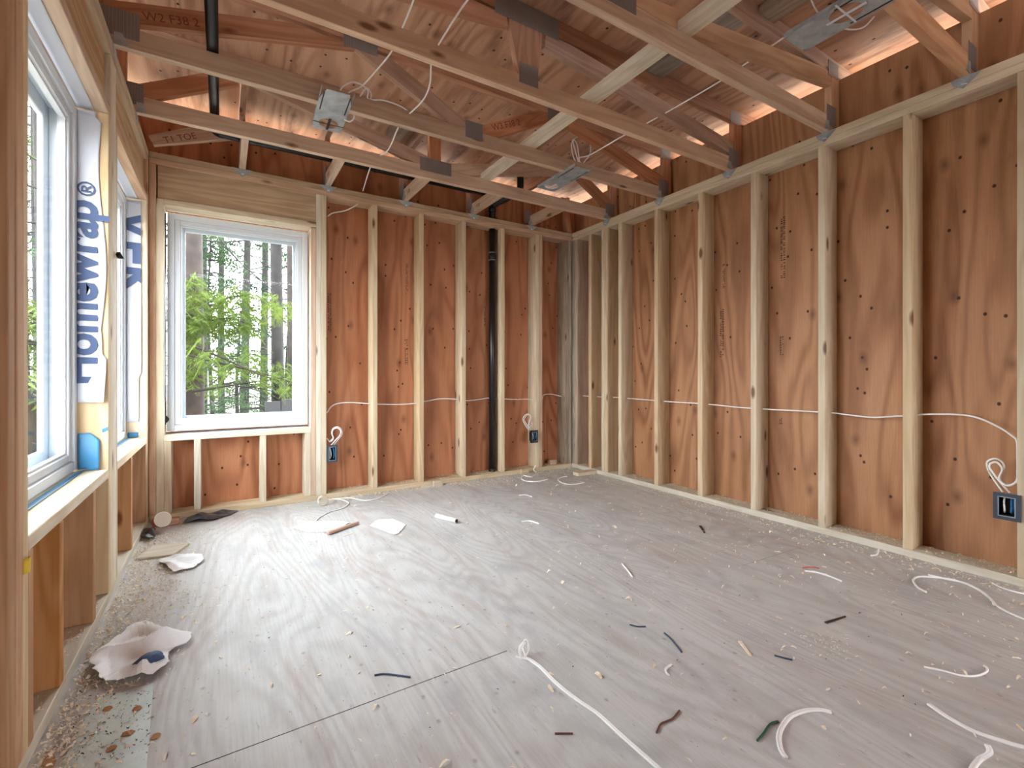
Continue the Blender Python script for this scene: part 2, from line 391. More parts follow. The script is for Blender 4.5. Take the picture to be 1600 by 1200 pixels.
for a, z, w, h in ((1.30, 1.0, .03, .22), (1.31, 1.6, .02, .25), (2.05, 1.35, .02, .2), (.69, 1.25, .03, .3)): stamp('Y', a, z, w, h, wall_back)

# ------------------------------------------------------------------ wall framing
def stud(x0, x1, y0, y1, z0, z1, label, mat='stud', group=None, name='wall_stud', cat='stud'):
    return tag(board(name, x0, x1, y0, y1, z0, z1, M[mat]), label, cat, group)
E = .0006
# plates
def plate(name, x0, x1, y0, y1, z0, z1, label, mat, cat='plate'): return tag(board(name, x0, x1, y0, y1, z0, z1, M[mat]), label, cat)
plate('sole_plate', XR, XS, Y0, YB-E, .0005, .038, 'pale sole plate on the floor along the right wall', 'whitewood')
plate('sole_plate', XL, XR-E, YB, YS, .0005, .038, 'sole plate on the floor along the far wall', 'stud')
plate('sole_plate', XLS, XL, Y0, YB-E, .0005, .038, 'dusty sole plate on the floor along the left window wall', 'whitewood')
for k, (z0, z1, nm) in enumerate(((ZP, ZP+.038-E, 'lower'), (ZP+.038, ZT-E, 'upper'))):
    plate('top_plate', XR, XS, Y0, YB-E, z0, z1, f'{nm} board of the double top plate on the right wall', 'stud')
    plate('top_plate', XL, XR-E, YB, YS, z0, z1, f'{nm} board of the double top plate on the far wall', 'chord' if k == 0 else 'header')
    plate('top_plate', XLS, XL, Y0, YB-E, z0, z1, f'{nm} board of the double top plate above the left windows', 'header' if k == 0 else 'stud')
Z0, Z1 = .0385, ZP-E
G = 'studs of the right wall'
ordn = ['nearest', 'second', 'third', 'fourth', 'fifth', 'sixth', 'seventh']
for k, yf in enumerate((.614, 1.022, 1.425, 1.838, 2.245, 2.654, 3.060)):
    extra = ''
    stud(XR, XS, yf-.038, yf, Z0, Z1, f'{ordn[k]} pale stud of the right wall{extra}, counting from the camera', group=G)
stud(XR, XS, 3.198, 3.236-E, Z0, Z1, 'near board of the doubled stud on the right wall', group=G)
stud(XR, XS, 3.236, 3.276, Z0, Z1, 'far board of the doubled stud on the right wall', group=G)
stud(XR, XS, 3.417, 3.455, Z0, Z1, 'narrow-looking stud between the doubled stud and the far corner of the right wall', group=G)
stud(XR, XS, 3.622, 3.660-E, Z0, Z1, 'near board of the right wall corner post', 'chord', group=G)
stud(XR, XS, 3.660, 3.7-E, Z0, Z1, 'last board of the right wall touching the far corner', 'old', group=G)
G = 'studs of the far wall'
stud(.547+E, .585-E, YB, YS, Z0, WZ1-E, 'trimmer stud hugging the right side of the far window', 'chord', group=G)
stud(.585, .620-E, YB, YS, Z0, Z1, 'king stud right of the far window, next to its trimmer', 'whitewood', group=G)
stud(.620, .656, YB, YS, Z0, Z1, 'stud right of the far window carrying the slate outlet box', 'stud', group=G)
for k, (x1, lab) in enumerate(((1.033, 'first free stud right of the far window'), (1.415, 'second free stud right of the far window'), (1.798, 'third free stud right of the far window, left of the black pipe'), (2.188, 'slim stud just right of the black vent pipe'))):
    stud(x1-.038, x1, YB, YS, Z0, Z1, lab, 'stud', group=G)
stud(2.530, 2.568-E, YB, YS, Z0, Z1, 'left board of the doubled stud behind the black outlet box', 'stud', group=G)
stud(2.568, 2.606, YB, YS, Z0, Z1, 'right board of the doubled stud beside the black outlet box', 'chord', group=G)
stud(2.887, 2.925-E, YB, YS, Z0, Z1, 'grey weathered stud left of the far right corner', 'old', group=G)
stud(2.925, 2.963, YB, YS, Z0, Z1, 'dark stud tucked into the far right corner', 'old', group=G)
stud(XL, -.357-E, YB, YS, Z0, Z1, 'post board in the far left corner', 'chord', group=G)
stud(-.357, WX0-E, YB, YS, Z0, WZ1+.04, 'trimmer board left of the far window', 'stud', group=G)
# far window rough opening
plate('window_sill_plate', WX0, WX1, YB, YS, .500, .538, 'pale sill plate under the far window', 'whitewood', 'sill')
stud(WX0, -.279, YB, YS, Z0, .4995, 'cripple stud under the left end of the far window sill', 'stud', 'cripples under the far window', 'cripple_stud')
stud(-.159, -.121, YB, YS, Z0, .4995, 'left of the two middle cripple studs under the far window', 'whitewood', 'cripples under the far window', 'cripple_stud')
stud(.222, .260, YB, YS, Z0, .4995, 'right of the two middle cripple studs under the far window', 'whitewood', 'cripples under the far window', 'cripple_stud')
stud(.509, .547, YB, YS, Z0, .4995, 'cripple stud under the right end of the far window sill', 'whitewood', 'cripples under the far window', 'cripple_stud')
plate('header_plate', WX0, WX1+.038, YB, YS, 2.0, 2.038, 'flat board directly over the far window', 'stud', 'header')
hb = tag(board('window_header', XL+.005+.038, .585-E, YB+.012, YS-.02, 2.0385, Z1, M['header']), 'wide knotty header beam above the far window', 'header')
# left wall
G = 'studs of the left window wall'
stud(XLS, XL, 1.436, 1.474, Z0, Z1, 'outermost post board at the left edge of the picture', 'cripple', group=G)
stud(XLS, XL, 1.488, 1.526, Z0, Z1, 'middle post board at the near side of the near left window', 'chord', group=G)
stud(XLS, XL, 1.527, 1.560-E, Z0, LZ1-E, 'trimmer board against the near side of the near left window', 'stud', group=G)
for k, (y0, y1, lab) in enumerate(((2.490, 2.528, 'trimmer board between the left windows beside the blue lettered wrap'), (2.528, 2.566, 'second board of the post between the two left windows'), (2.566, 2.604, 'middle board of the post between the two left windows'), (2.604, 2.642, 'fourth board of the post between the two left windows'), (2.642, 2.680, 'last board of the post, beside the far left window'))):
    stud(XLS, XL, y0+E, y1-E, Z0, LZ1-E if k in (0, 4) else Z1, lab, 'stud' if k % 2 == 0 else 'whitewood', group=G)
stud(XLS, XL, 3.611, 3.648, Z0, LZ1-E, 'trimmer board at the far side of the far left window', 'stud', group=G)
stud(XLS, XL, 3.650, 3.7, Z0, Z1, 'corner board of the left wall at the far corner', 'chord', group=G)
for k, (y0, y1, nm) in enumerate(((L1a, L1b, 'near'), (L2a, L2b, 'far'))):
    plate('window_sill_plate', XLS, XL, y0+E, y1-E, .506, .544, f'chalky sill plate under the {nm} left window', 'whitewood', 'sill')
    plate('header_plate', XLS, XL, y0-.03, y1+.03, LZ1, LZ1+.038, f'flat board over the {nm} left window', 'chord', 'header')
    tag(board('window_header', XLS+.02, XL-.018, y0-.03, y1+.03, LZ1+.0385, Z1, M['header']), f'header beam above the {nm} left window', 'header')
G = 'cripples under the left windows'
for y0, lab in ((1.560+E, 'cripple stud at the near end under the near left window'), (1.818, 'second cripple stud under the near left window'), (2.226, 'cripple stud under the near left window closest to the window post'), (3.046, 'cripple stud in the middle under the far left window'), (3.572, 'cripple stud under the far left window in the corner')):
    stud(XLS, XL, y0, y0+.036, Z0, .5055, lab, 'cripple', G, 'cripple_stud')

# ------------------------------------------------------------------ windows
def window(name, axis, a0, a1, z0, z1, face, depth, fw=.06):
    """vinyl window: outer frame with a stepped sash; face = inner face position, depth goes outwards"""
    w = struct(thing(name, '', '')); del w['label']; del w['category']
    sgn = 1 if axis == 'Y' else -1
    def bx(bm, p0, p1, q0, q1, d0, d1):
        d0, d1 = face+sgn*d0, face+sgn*d1; lo, hi = min(d0, d1), max(d0, d1)
        if axis == 'Y': addbox(bm, p0, p1, lo, hi, q0, q1)
        else: addbox(bm, lo, hi, p0, p1, q0, q1)
    def ring(nm, i0, i1, d0, d1, mat=M['vinyl'], bev=.003):
        bm = bmesh.new()
        bx(bm, a0+i0, a0+i1, z0+i0, z1-i0, d0, d1); bx(bm, a1-i1, a1-i0, z0+i0, z1-i0, d0, d1)
        bx(bm, a0+i1, a1-i1, z0+i0, z0+i1, d0, d1); bx(bm, a0+i1, a1-i1, z1-i1, z1-i0, d0, d1)
        return obj(nm, bm, mat, w, bevel=bev)
    ring('window_frame', 0, fw*.55, 0, depth)
    ring('sash', fw*.55, fw, .010, .045)
    ring('glazing_bead', fw, fw+.008, .018, .036, bev=.001)
    ring('outer_casing', fw*.4, fw*1.35, depth, depth+.018)
    bm = bmesh.new(); bx(bm, a0+fw, a1-fw, z0+fw, z1-fw, .024, .028)
    g = obj('window_pane', bm, M['glass'], w)
    return w
w1 = window('window_1', 'Y', -.308, .540, .553, 1.978, YB+.085, .075, .070)
w2 = window('window_2', 'X', L1a+.006, L1b-.006, LZ0+.008, LZ1-.012, XL-.095, .075, .068)
w3 = window('window_3', 'X', L2a+.006, L2b-.006, LZ0+.008, LZ1-.012, XL-.095, .075, .068)

# blue membrane, wrap sheets
def sheet(name, P, mat, label, cat, thick=.0012, nu=14, nv=14, amp=.004, seed=1, parent=None, group=None, fn=None):
    """P(u,v) -> point; wrinkled sheet"""
    bm = bmesh.new(); g = []
    for i in range(nu+1):
        row = []
        for j in range(nv+1):
            p = Vector(P(i/nu, j/nv)); row.append(p)
        g.append(row)
    V = []
    for i in range(nu+1):
        row = []
        for j in range(nv+1):
            a = g[min(i+1, nu)][j]-g[max(i-1, 0)][j]; b = g[i][min(j+1, nv)]-g[i][max(j-1, 0)]
            n = a.cross(b); n = n.normalized() if n.length > 1e-9 else Vector((0, 0, 1))
            h = noise.noise(g[i][j]*9+Vector((seed, 0, 0)))*amp
            row.append((bm.verts.new(g[i][j]+n*h), bm.verts.new(g[i][j]+n*(h-thick))))
        V.append(row)
    for i in range(nu):
        for j in range(nv):
            bm.faces.new([V[i][j][0], V[i+1][j][0], V[i+1][j+1][0], V[i][j+1][0]])
            bm.faces.new([V[i][j][1], V[i][j+1][1], V[i+1][j+1][1], V[i+1][j][1]])
    for i in range(nu):
        for j in (0, nv):
            q = [V[i][j][0], V[i][j][1], V[i+1][j][1], V[i+1][j][0]]; bm.faces.new(q)
    for j in range(nv):
        for i in (0, nu):
            q = [V[i][j][0], V[i][j+1][0], V[i][j+1][1], V[i][j][1]]; bm.faces.new(q)
    o = obj(name, bm, mat, parent, smooth=True)
    if label: tag(o, label, cat, group)
    return o
YW = L1b-.0035
def wrapP(u, v):
    z = .815+(1.975-.815)*v
    edge = XL-.018-.012*math.sin(v*9+.5)+(.012 if v < .25 else 0)*math.sin(v*12)+(-.02 if v > .97 else 0)
    if z < 1.0: edge += .012
    x = (XL-.094)+(edge-(XL-.094))*u
    lift = (.028*max(0, (1.0-z)/.2)**1.5)*u
    return (x, YW-.0018-lift, z)
wr = sheet('house_wrap_flap', wrapP, M['wrap'], 'white house wrap flap with dark blue lettering on the post between the left windows', 'house wrap', nu=10, nv=60, amp=.002)
text('printed_lettering', 'Homewrap', .160, M['ink'], (XL-.038, YW-.0060, .885), (0, 0, 1), (-1, 0, 0), wr, .0003, .0050)
text('trademark_sign', '\u00ae', .075, M['ink'], (XL-.040, YW-.0060, 1.635), (0, 0, 1), (-1, 0, 0), wr, .0003, .0008)
YW2 = L2b-.0035
wr2 = sheet('house_wrap_flap', lambda u, v: (XL-.094+(.070 if v > .2 else .058)*u, YW2-.0018-.004*math.sin(v*5), .64+1.33*v), M['wrap'], 'white house wrap flap with big blue letters beside the far left window', 'house wrap', nu=8, nv=50, amp=.002, seed=4)
text('printed_lettering', 'TYVEK', .30, M['ink'], (XL-.150, YW2-.0085, 2.275), (0, 0, -1), (1, 0, 0), wr2, .0003, .006, clip=(((XL-.0265, 0, 0), (1, 0, 0)), ((0, 0, 1.965), (0, 0, 1)), ((XL-.0935, 0, 0), (-1, 0, 0))))
# wrap on the underside of the left headers
for nm, a, b in (('near', L1a, L1b), ('far', L2a, L2b)):
    sheet('house_wrap_flap', lambda u, v: (XL-.094+.052*u, a+.01+(b-a-.02)*v, LZ1-.003-.002*math.sin(v*7)), M['wrap'], f'white house wrap folded under the header of the {nm} left window', 'house wrap', nu=4, nv=24, amp=.001, seed=6)
sheet('blue_flashing_tape', lambda u, v: (XL-.094+.022*u, L1a+.01+(L1b-L1a-.02)*v, .5465+.002*u), M['tape_blue'], 'blue flashing membrane strip on the sill of the near left window', 'tape', nu=2, nv=12, amp=.001)
sheet('blue_flashing_tape', lambda u, v: (XL-.094+.020*u, L2a+.01+(L2b-L2a-.02)*v, .5465+.002*u), M['tape_blue'], 'blue flashing membrane strip on the sill of the far left window', 'tape', nu=2, nv=12, amp=.001)
sheet('blue_flashing_tape', lambda u, v: (WX0+.004+(WX1-WX0-.008)*v, YB+.082-.014*u, .5405+.003*u), M['tape_blue'], 'blue flashing membrane strip on the sill of the far window', 'tape', nu=2, nv=12, amp=.001)
def flapP(u, v):
    z = .549+.145*v; x = XL-.092+(.066 if v < .8 else .066-(v-.8)*.15)*u
    return (x, L1b-.008-.012*(1-v)*u-.02*max(0, .15-v), z+.010*(math.sin(u*7)*max(0, .2-v)*5*.4))
sheet('blue_tape_flap', flapP, M['tape_blue'], 'blue tape flap standing in the corner of the near left window sill', 'tape', nu=8, nv=12, amp=.002)
sheet('blue_tape_flap', lambda u, v: (XL-.090+.05*u, L2b-.006, .547+.03*v), M['tape_blue'], 'small blue tape piece at the far corner of the far left window sill', 'tape', nu=4, nv=4, amp=.001)
tag(prism('blue_tape_scrap', [(XL-.020, .692), (XL-.003, .700), (XL-.002, .715), (XL-.021, .706)], 'XZ', L1b-.0022, L1b-.0004, M['tape_blue'], bevel=0), 'tiny blue tape scrap stuck on the post above the near left sill', 'tape')
# black gasket and white wrap strip at the left of the far window
cable('gasket', [(-.3125, YB+.07, .60), (-.3120, YB+.04, .9), (-.3130, YB+.05, 1.3), (-.3115, YB+.05, 1.96)], .0035, M['tapeblk'], w1)
sheet('house_wrap_flap', lambda u, v: (WX0+.0025+.005*math.sin(v*6)**2*u, YB+.012+.065*u, .75+.85*v), M['wrap'], 'thin white wrap strip on the left jamb of the far window', 'house wrap', nu=4, nv=20, amp=.001)
ft = tag(sheet('black_tape_tab', lambda u, v: (-.3145+.022*u*(1-abs(v-.5)*1.4), YB+.078-.02*v, .60+.05*v+.01*u), M['tapeblk'], None, None, nu=4, nv=5, amp=.002), 'small black tape tab at the lower left corner of the far window', 'tape')

# ------------------------------------------------------------------ roof trusses
def web_poly(x0, z0, x1, z1, w=.089):
    """board in the XZ plane whose centre line runs from (x0,z0) to (x1,z1)"""
    dx, dz = x1-x0, z1-z0; l = math.hypot(dx, dz); nx, nz = -dz/l*w/2, dx/l*w/2
    return [(x0-nx, z0-nz), (x1-nx, z1-nz), (x1+nx, z1+nz), (x0+nx, z0+nz)]
def clip_poly(pts, zlo, zhi):
    def cl(P, f, inter):
        out = []
        for i in range(len(P)):
            a, b = P[i], P[(i+1) % len(P)]
            if f(a): out.append(a)
            if f(a) != f(b): out.append(inter(a, b))
        return out
    zl = lambda zc: (lambda a, b: (a[0]+(b[0]-a[0])*(zc-a[1])/(b[1]-a[1]), zc))
    P = cl(pts, lambda p: p[1] >= zlo, zl(zlo)); return cl(P, lambda p: p[1] <= zhi, zl(zhi))
TY = [3.210, 2.600, 1.995, 1.385, .785]
CT = ZT+.089
tl = ['farthest roof truss, one step from the far wall', 'second roof truss from the far wall with the galvanised fixture bracket hanging on it', 'third roof truss from the far wall with a large toothed plate at its peak joint', 'fourth roof truss from the far wall', 'nearest roof truss at the top right of the picture']
HX = 2.992
def gus(parent, x0, x1, z0, z1, y, ang=0):
    cx, cz = (x0+x1)/2, (z0+z1)/2; c, s = math.cos(ang), math.sin(ang)
    P = [((x-cx)*c-(z-cz)*s+cx, (x-cx)*s+(z-cz)*c+cz) for x, z in ((x0, z0), (x1, z0), (x1, z1), (x0, z1))]
    return prism('gusset_plate', P, 'XZ', y-.0016, y-.0002, M['gusset'], parent, bevel=0, along=(1, 0))
trusses = []
for k, y in enumerate(TY):
    t = thing('roof_truss', tl[k], 'truss', (1.285, y, ZT), 'roof trusses spanning the room')
    trusses.append(t)
    y0, y1 = y-.019, y+.019
    xa, xb = XLS+.045, XS-.022
    prism('bottom_chord', [(XLS+.13 if 0 else -.432, ZT), (HX, ZT), (HX, CT), (-.432, CT)], 'XZ', y0, y1, M['chord'], t, along=(1, 0))
    prism('top_chord', [(XLS-.6, zd(XLS-.6)-.089), (XS+.6, zd(XS+.6)-.089), (XS+.6, zd(XS+.6)), (XLS-.6, zd(XLS-.6))], 'XZ', y0, y1, M['web'], t, along=(1, 0))
    ztc = zd(2)-.090
    prism('heel_post', [(HX+.001, ZT), (HX+.089, ZT), (HX+.089, zd(3.08)-.090), (HX+.001, zd(3)-.090)], 'XZ', y0, y1, M['chord' if k > 2 else 'web'], t, along=(0, 1))
    prism('heel_post', [(-.522, ZT), (-.433, ZT), (-.433, zd(-.4)-.090), (-.522, zd(-.5)-.090)], 'XZ', y0, y1, M['web'], t, along=(0, 1))
    def web(x0, z0, x1, z1, w=.089, mat='web'):
        return prism('web', clip_poly(web_poly(x0, z0, x1, z1, w), CT+.0006, ztc), 'XZ', y0+.0004, y1-.0004, M[mat], t, along=(x1-x0, z1-z0))
    yf = y0
    if k == 0:
        web(-.42, 2.405, .06, 2.66); web(.10, 2.700, 1.26, 2.43); web(1.36, 2.41, 2.48, 2.66, mat='chord'); web(2.55, 2.70, 2.985, 2.455)
        web(1.305, 2.42, 1.305, 2.69)
        gus(t, 1.19, 1.43, 2.372, 2.466, yf)
        gus(t, 2.50, 2.62, 2.60, 2.70, yf)
    elif k == 1:
        web(-.42, 2.455, .66, 2.72); web(.60, 2.71, 1.26, 2.41); web(1.31, 2.38, 1.95, 2.71); web(1.97, 2.695, 3.0, 2.445)
        gus(t, .540, .720, 2.655, 2.735, yf); gus(t, 1.250, 1.366, 2.36, 2.462, yf); gus(t, 1.86, 2.02, 2.63, 2.73, yf)
        text('lumber_marking', 'W2 F38 2', .052, M['ink3'], (-.292, yf+.0003, 2.462), (1, 0, .23), (-.23, 0, 1), t, .0002)
        text('lumber_marking', 'W3 F38 2', .056, M['ink3'], (1.44, yf+.0003, 2.445), (1, 0, .45), (-.45, 0, 1), t, .0002)
    elif k == 2:
        web(-.42, 2.45, 1.18, 2.665); web(1.41, 2.645, 2.985, 2.470)
        prism('web', [(1.19, ztc-.002), (1.20, 2.62), (1.252, CT+.001), (1.362, CT+.001), (1.385, 2.60), (1.39, ztc-.002)], 'XZ', y0+.0006, y1-.0006, M['web'], t, along=(0, 1))
        gus(t, 1.112, 1.492, 2.662, 2.768, yf-.0006); gus(t, 1.250, 1.364, 2.372, 2.474, yf)
    else:
        web(-.42, 2.60, 1.26, 2.42); web(1.40, 2.42, 2.99, 2.635, mat='chord')
        web(1.33, 2.42, 1.33, 2.69)
        gus(t, 1.22, 1.42, 2.372, 2.49, yf)
        gus(t, .6, .75, 2.62, 2.72, yf)
    gus(t, 2.935, 3.045, 2.352, 2.470, yf-.0006)
    gus(t, 2.955, 3.068, 2.640, 2.728, yf-.0006)
    gus(t, -.500, (-.305 if k == 1 else -.26) if k else -.36, 2.36, 2.475, yf-.0006)
    text('tally_mark', 'H', .03, M['ink2'], (2.72, yf+.0003, 2.345), (0, 0, 1), (-1, 0, 0), t, .0002) if k == 0 else None
text('lumber_marking', '24 16', .03, M['ink2'], (1.66, TY[3]-.016, ZT-.0002), (1, 0, 0), (0, 1, 0), trusses[3], .0003) if 0 else None

# jack trusses at the far wall
jx = [.115, .668, 1.262, 1.872, 2.480]
jl = ['leftmost', 'second', 'third', 'fourth', 'rightmost']
for k, x in enumerate(jx):
    t = thing('jack_truss', f'{jl[k]} of the short jack trusses between the farthest truss and the far wall', 'truss', (x, 3.5, ZT), 'jack trusses over the far wall')
    x0, x1 = x-.019, x+.019
    prism('bottom_chord', [(3.2305, ZT), (3.735, ZT), (3.735, CT), (3.2305, CT)], 'YZ', x0, x1, M['chord'], t, along=(1, 0))
    prism('heel_post', [(3.736, ZT), (3.822, ZT), (3.822, zd(x)-.0905), (3.736, zd(x)-.0905)], 'YZ', x0, x1, M['web'], t, along=(0, 1))
    prism('top_chord', [(3.2305, zd(x1)-.090), (YS+.6, zd(x1)-.090), (YS+.6, zd(x1)-.0005), (3.2305, zd(x1)-.0005)], 'YZ', x0, x1, M['web'], t, along=(1, 0))
    pl = [(3.70, 2.36), (3.79, 2.36), (3.79, 2.47), (3.70, 2.47)]
    prism('gusset_plate', pl, 'YZ', x0-.0016, x0-.0002, M['gusset'], t, bevel=0)
    if k in (1, 2, 3):
        text('lumber_marking', 'F38', .045, M['ink3'], (x0-.0004, 3.62, 2.345), (0, -1, 0), (0, 0, 1), t, .0002)
t = thing('corner_brace', 'leaning corner member with upright beside it over the far right corner', 'truss', (2.94, 3.7, ZT))
prism('upright', [(2.93, ZT), (2.968, ZT), (2.968, 2.69), (2.93, 2.69)], 'XZ', 3.742, 3.82, M['web'], t, along=(0, 1))
prism('diagonal', [(2.905, ZT+.002), (2.93, ZT+.002), (2.86, 2.64), (2.80, 2.64)], 'XZ', 3.66, 3.70, M['web'], t, along=(0, 1))
t = thing('end_block', 'sloping toe board over the far end of the left wall', 'block', (-.2, 3.68, ZT))
q = [onY(u, v, 3.60) for u, v in ((240, 236), (366, 216), (340, 190), (231, 211))]
prism('board', [(max(p.x, XL+.003), max(p.z, ZT+.001)) for p in q], 'XZ', 3.60, 3.638, M['web'], t, along=(q[1].x-q[0].x, q[1].z-q[0].z))
tp = onY(258, 224, 3.6)
text('lumber_marking', 'T1 TOE', .055, M['ink3'], (tp.x, 3.5995, tp.z), (q[1].x-q[0].x, 0, q[1].z-q[0].z), (-(q[1].z-q[0].z), 0, q[1].x-q[0].x), t, .0002)

# lateral brace along the chords, deck blocking
tag(board('lateral_brace', 1.672, 1.762, .62, 3.225, CT+.0006, CT+.0386, M['whitewood']), 'pale lateral brace board laid flat across the tops of the truss chords', 'brace')
G = 'grey blocking boards under the roof deck'
for x0, x1, y0, y1, lab in ((2.145, 2.275, 1.406, 1.974, 'grey blocking board under the deck between the third and fourth truss'), (2.265, 2.40, .806, 1.364, 'grey blocking board under the deck between the fourth and nearest truss'), (1.20, 1.335, 3.2305, 3.80, 'grey blocking board under the deck behind the farthest truss')):
    if y0 > 3: x0, x1 = 1.06, 1.19
    tag(board('deck_blocking', x0, x1, y0, y1, zd(x1)-.042, zd(x1)-.002, M['old']), lab, 'blocking', G)

# hurricane ties
def tie_x(x, y, sgn, label, group):
    t = thing('truss_tie', label, 'bracket', (x, y, ZT-.03), group)
    xi = x-.0008*sgn
    lo, hi = min(xi-.0015*sgn, xi), max(xi-.0015*sgn, xi)
    prism('wall_flange', [(y-.058, ZT-.006), (y-.030, ZT-.030), (y+.004, ZT-.056), (y+.040, ZT-.030), (y+.050, ZT-.001), (y-.020, ZT-.001)], 'YZ', lo, hi, M['galv'], t, bevel=0)
    prism('truss_flange', [(x-.055*sgn, ZT+.002), (x-.003*sgn, ZT-.001), (x-.003*sgn, ZT+.052), (x-.030*sgn, ZT+.052)], 'XZ', y-.0225, y-.0212, M['galv'], t, bevel=0)
    prism('nail_slot', [(y-.010, ZT-.042), (y+.012, ZT-.036), (y+.014, ZT-.030), (y-.008, ZT-.036)], 'YZ', lo-.0006, hi+.0006, M['tapewht'], t, bevel=0)
    return t
for k, y in enumerate(TY):
    tie_x(XR, y, 1, f'galvanised tie under the right end of the {["farthest", "second farthest", "middle", "fourth", "nearest"][k]} truss', 'truss ties on the right wall')
for k, y in enumerate(TY[:3]):
    tie_x(XL, y, -1, f'galvanised tie under the left end of the {["farthest", "second farthest", "middle"][k]} truss', 'truss ties on the left wall')
for k, x in enumerate(jx):
    t = thing('truss_tie', f'galvanised tie under the {jl[k]} jack truss on the far wall', 'bracket', (x, YB, ZT-.03), 'truss ties on the far wall')
    prism('wall_flange', [(x-.062, ZT-.001), (x-.030, ZT-.030), (x, ZT-.056), (x+.032, ZT-.030), (x+.062, ZT-.001)], 'XZ', YB-.0025, YB-.0008, M['galv'], t, bevel=0)
    prism('truss_flange', [(YB-.05, ZT), (YB-.003, ZT), (YB-.003, ZT+.05), (YB-.03, ZT+.05)], 'YZ', x-.0225, x-.0212, M['galv'], t, bevel=0)
    prism('nail_slot', [(x-.008, ZT-.042), (x+.010, ZT-.042), (x+.010, ZT-.030), (x-.008, ZT-.030)], 'XZ', YB-.0030, YB-.0008, M['tapewht'], t, bevel=0)

# ------------------------------------------------------------------ pipes
def pipe(name, pts, r, label, cat='pipe', fit=()):
    t = thing(name, label, cat, pts[0])
    bm = bmesh.new(); tube(bm, [Vector(p) for p in pts], r, 20); obj('pipe_run', bm, M['abs'], t, smooth=True)
    for a, b, rr in fit:
        bm = bmesh.new(); tube(bm, [Vector(a), Vector(b)], rr, 20); obj('coupling', bm, M['abs'], t, smooth=True)
    return t
def bend(pts, r=.05, n=6):
    P = [Vector(p) for p in pts]; out = [P[0]]
    for a, b, c in zip(P, P[1:], P[2:]):
        d1 = (a-b); d2 = (c-b); rr = min(r, d1.length*.45, d2.length*.45); d1.normalize(); d2.normalize()
        s, e = b+d1*rr, b+d2*rr
        for k in range(n+1):
            q = k/n; out.append(s*(1-q)**2+b*2*q*(1-q)+e*q*q)
    out.append(P[-1]); return out
vx, vy = 2.097, 3.775
pv = pipe('vent_stack', bend([(vx, vy, .0395), (vx, vy, 2.245)], .06), .031, 'black plastic vent pipe standing in the stud bay of the far wall', 'pipe',
     [((vx, vy, 1.965), (vx, vy, 2.025), .0345), ((vx, vy, .0395), (vx, vy, .07), .034)])
bm = bmesh.new(); tube(bm, [Vector((vx, vy, 1.958)), Vector((vx, vy, 1.964))], .035, 20); obj('clamp_ring', bm, M['rim'], pv, smooth=True)
bm = bmesh.new(); tube(bm, [Vector((vx, vy, 2.026)), Vector((vx, vy, 2.031))], .035, 20); obj('clamp_ring', bm, M['rim'], pv, smooth=True)
pe = pipe('vent_elbow', bend([(vx, vy, ZT+.001), (vx, vy, 2.47), (vx+.13, vy-.16, 2.535), (vx+.17, vy-.21, 2.56), (vx+.17, vy-.21, 2.74)], .06), .031, 'black plastic vent elbow jogging upward above the far wall plates', 'pipe',
     [((vx, vy, 2.40), (vx, vy, 2.45), .036)])
pipe('drain_pipe', bend([(-.040, 1.55, 2.440), (-.040, 3.50, 2.4395), (1.9, 3.50, 2.4395)], .05), .0245, 'black plastic pipe running through the trusses at the upper left and along the far wall', 'pipe', [((-.04, 3.40, 2.44), (-.04, 3.46, 2.44), .0275)])

# ------------------------------------------------------------------ ceiling fixture brackets
def hole_plate(name, c, ux, uy, w, h, hole, thick, mat, parent):
    """plate w x h centred at c with a round hole (cx, cy, r) in plate coordinates"""
    ux = Vector(ux).normalized(); uy = Vector(uy).normalized(); n = ux.cross(uy)
    bm = bmesh.new(); hx, hy, hr = hole; K = 40; o1 = []; i1 = []
    for s in (0, thick):
        ou, inn = [], []
        for k in range(K):
            a = 2*math.pi*k/K; dx, dy = math.cos(a), math.sin(a)
            tx = ((w/2-hx) if dx > 0 else (-w/2-hx))/dx if abs(dx) > 1e-6 else 1e9
            ty = ((h/2-hy) if dy > 0 else (-h/2-hy))/dy if abs(dy) > 1e-6 else 1e9
            q = min(tx, ty)
            ou.append(bm.verts.new(Vector(c)+ux*(hx+dx*q)+uy*(hy+dy*q)+n*s)); inn.append(bm.verts.new(Vector(c)+ux*(hx+dx*hr)+uy*(hy+dy*hr)+n*s))
        o1.append(ou); i1.append(inn)
    for k in range(K):
        j = (k+1) % K
        bm.faces.new([o1[0][k], o1[0][j], i1[0][j], i1[0][k]]); bm.faces.new([o1[1][k], i1[1][k], i1[1][j], o1[1][j]])
        bm.faces.new([o1[0][k], o1[1][k], o1[1][j], o1[0][j]]); bm.faces.new([i1[0][k], i1[0][j], i1[1][j], i1[1][k]])
    return obj(name, bm, mat, parent)
def obox(bm, c, ux, uy, uz, a, b, d):
    vs = [bm.verts.new(Vector(c)+ux*(sx*a/2)+uy*(sy*b/2)+uz*(sz*d/2)) for sx in (-1, 1) for sy in (-1, 1) for sz in (-1, 1)]
    for f in ((0, 1, 3, 2), (4, 6, 7, 5), (0, 4, 5, 1), (2, 3, 7, 6), (0, 2, 6, 4), (1, 5, 7, 3)): bm.faces.new([vs[i] for i in f])
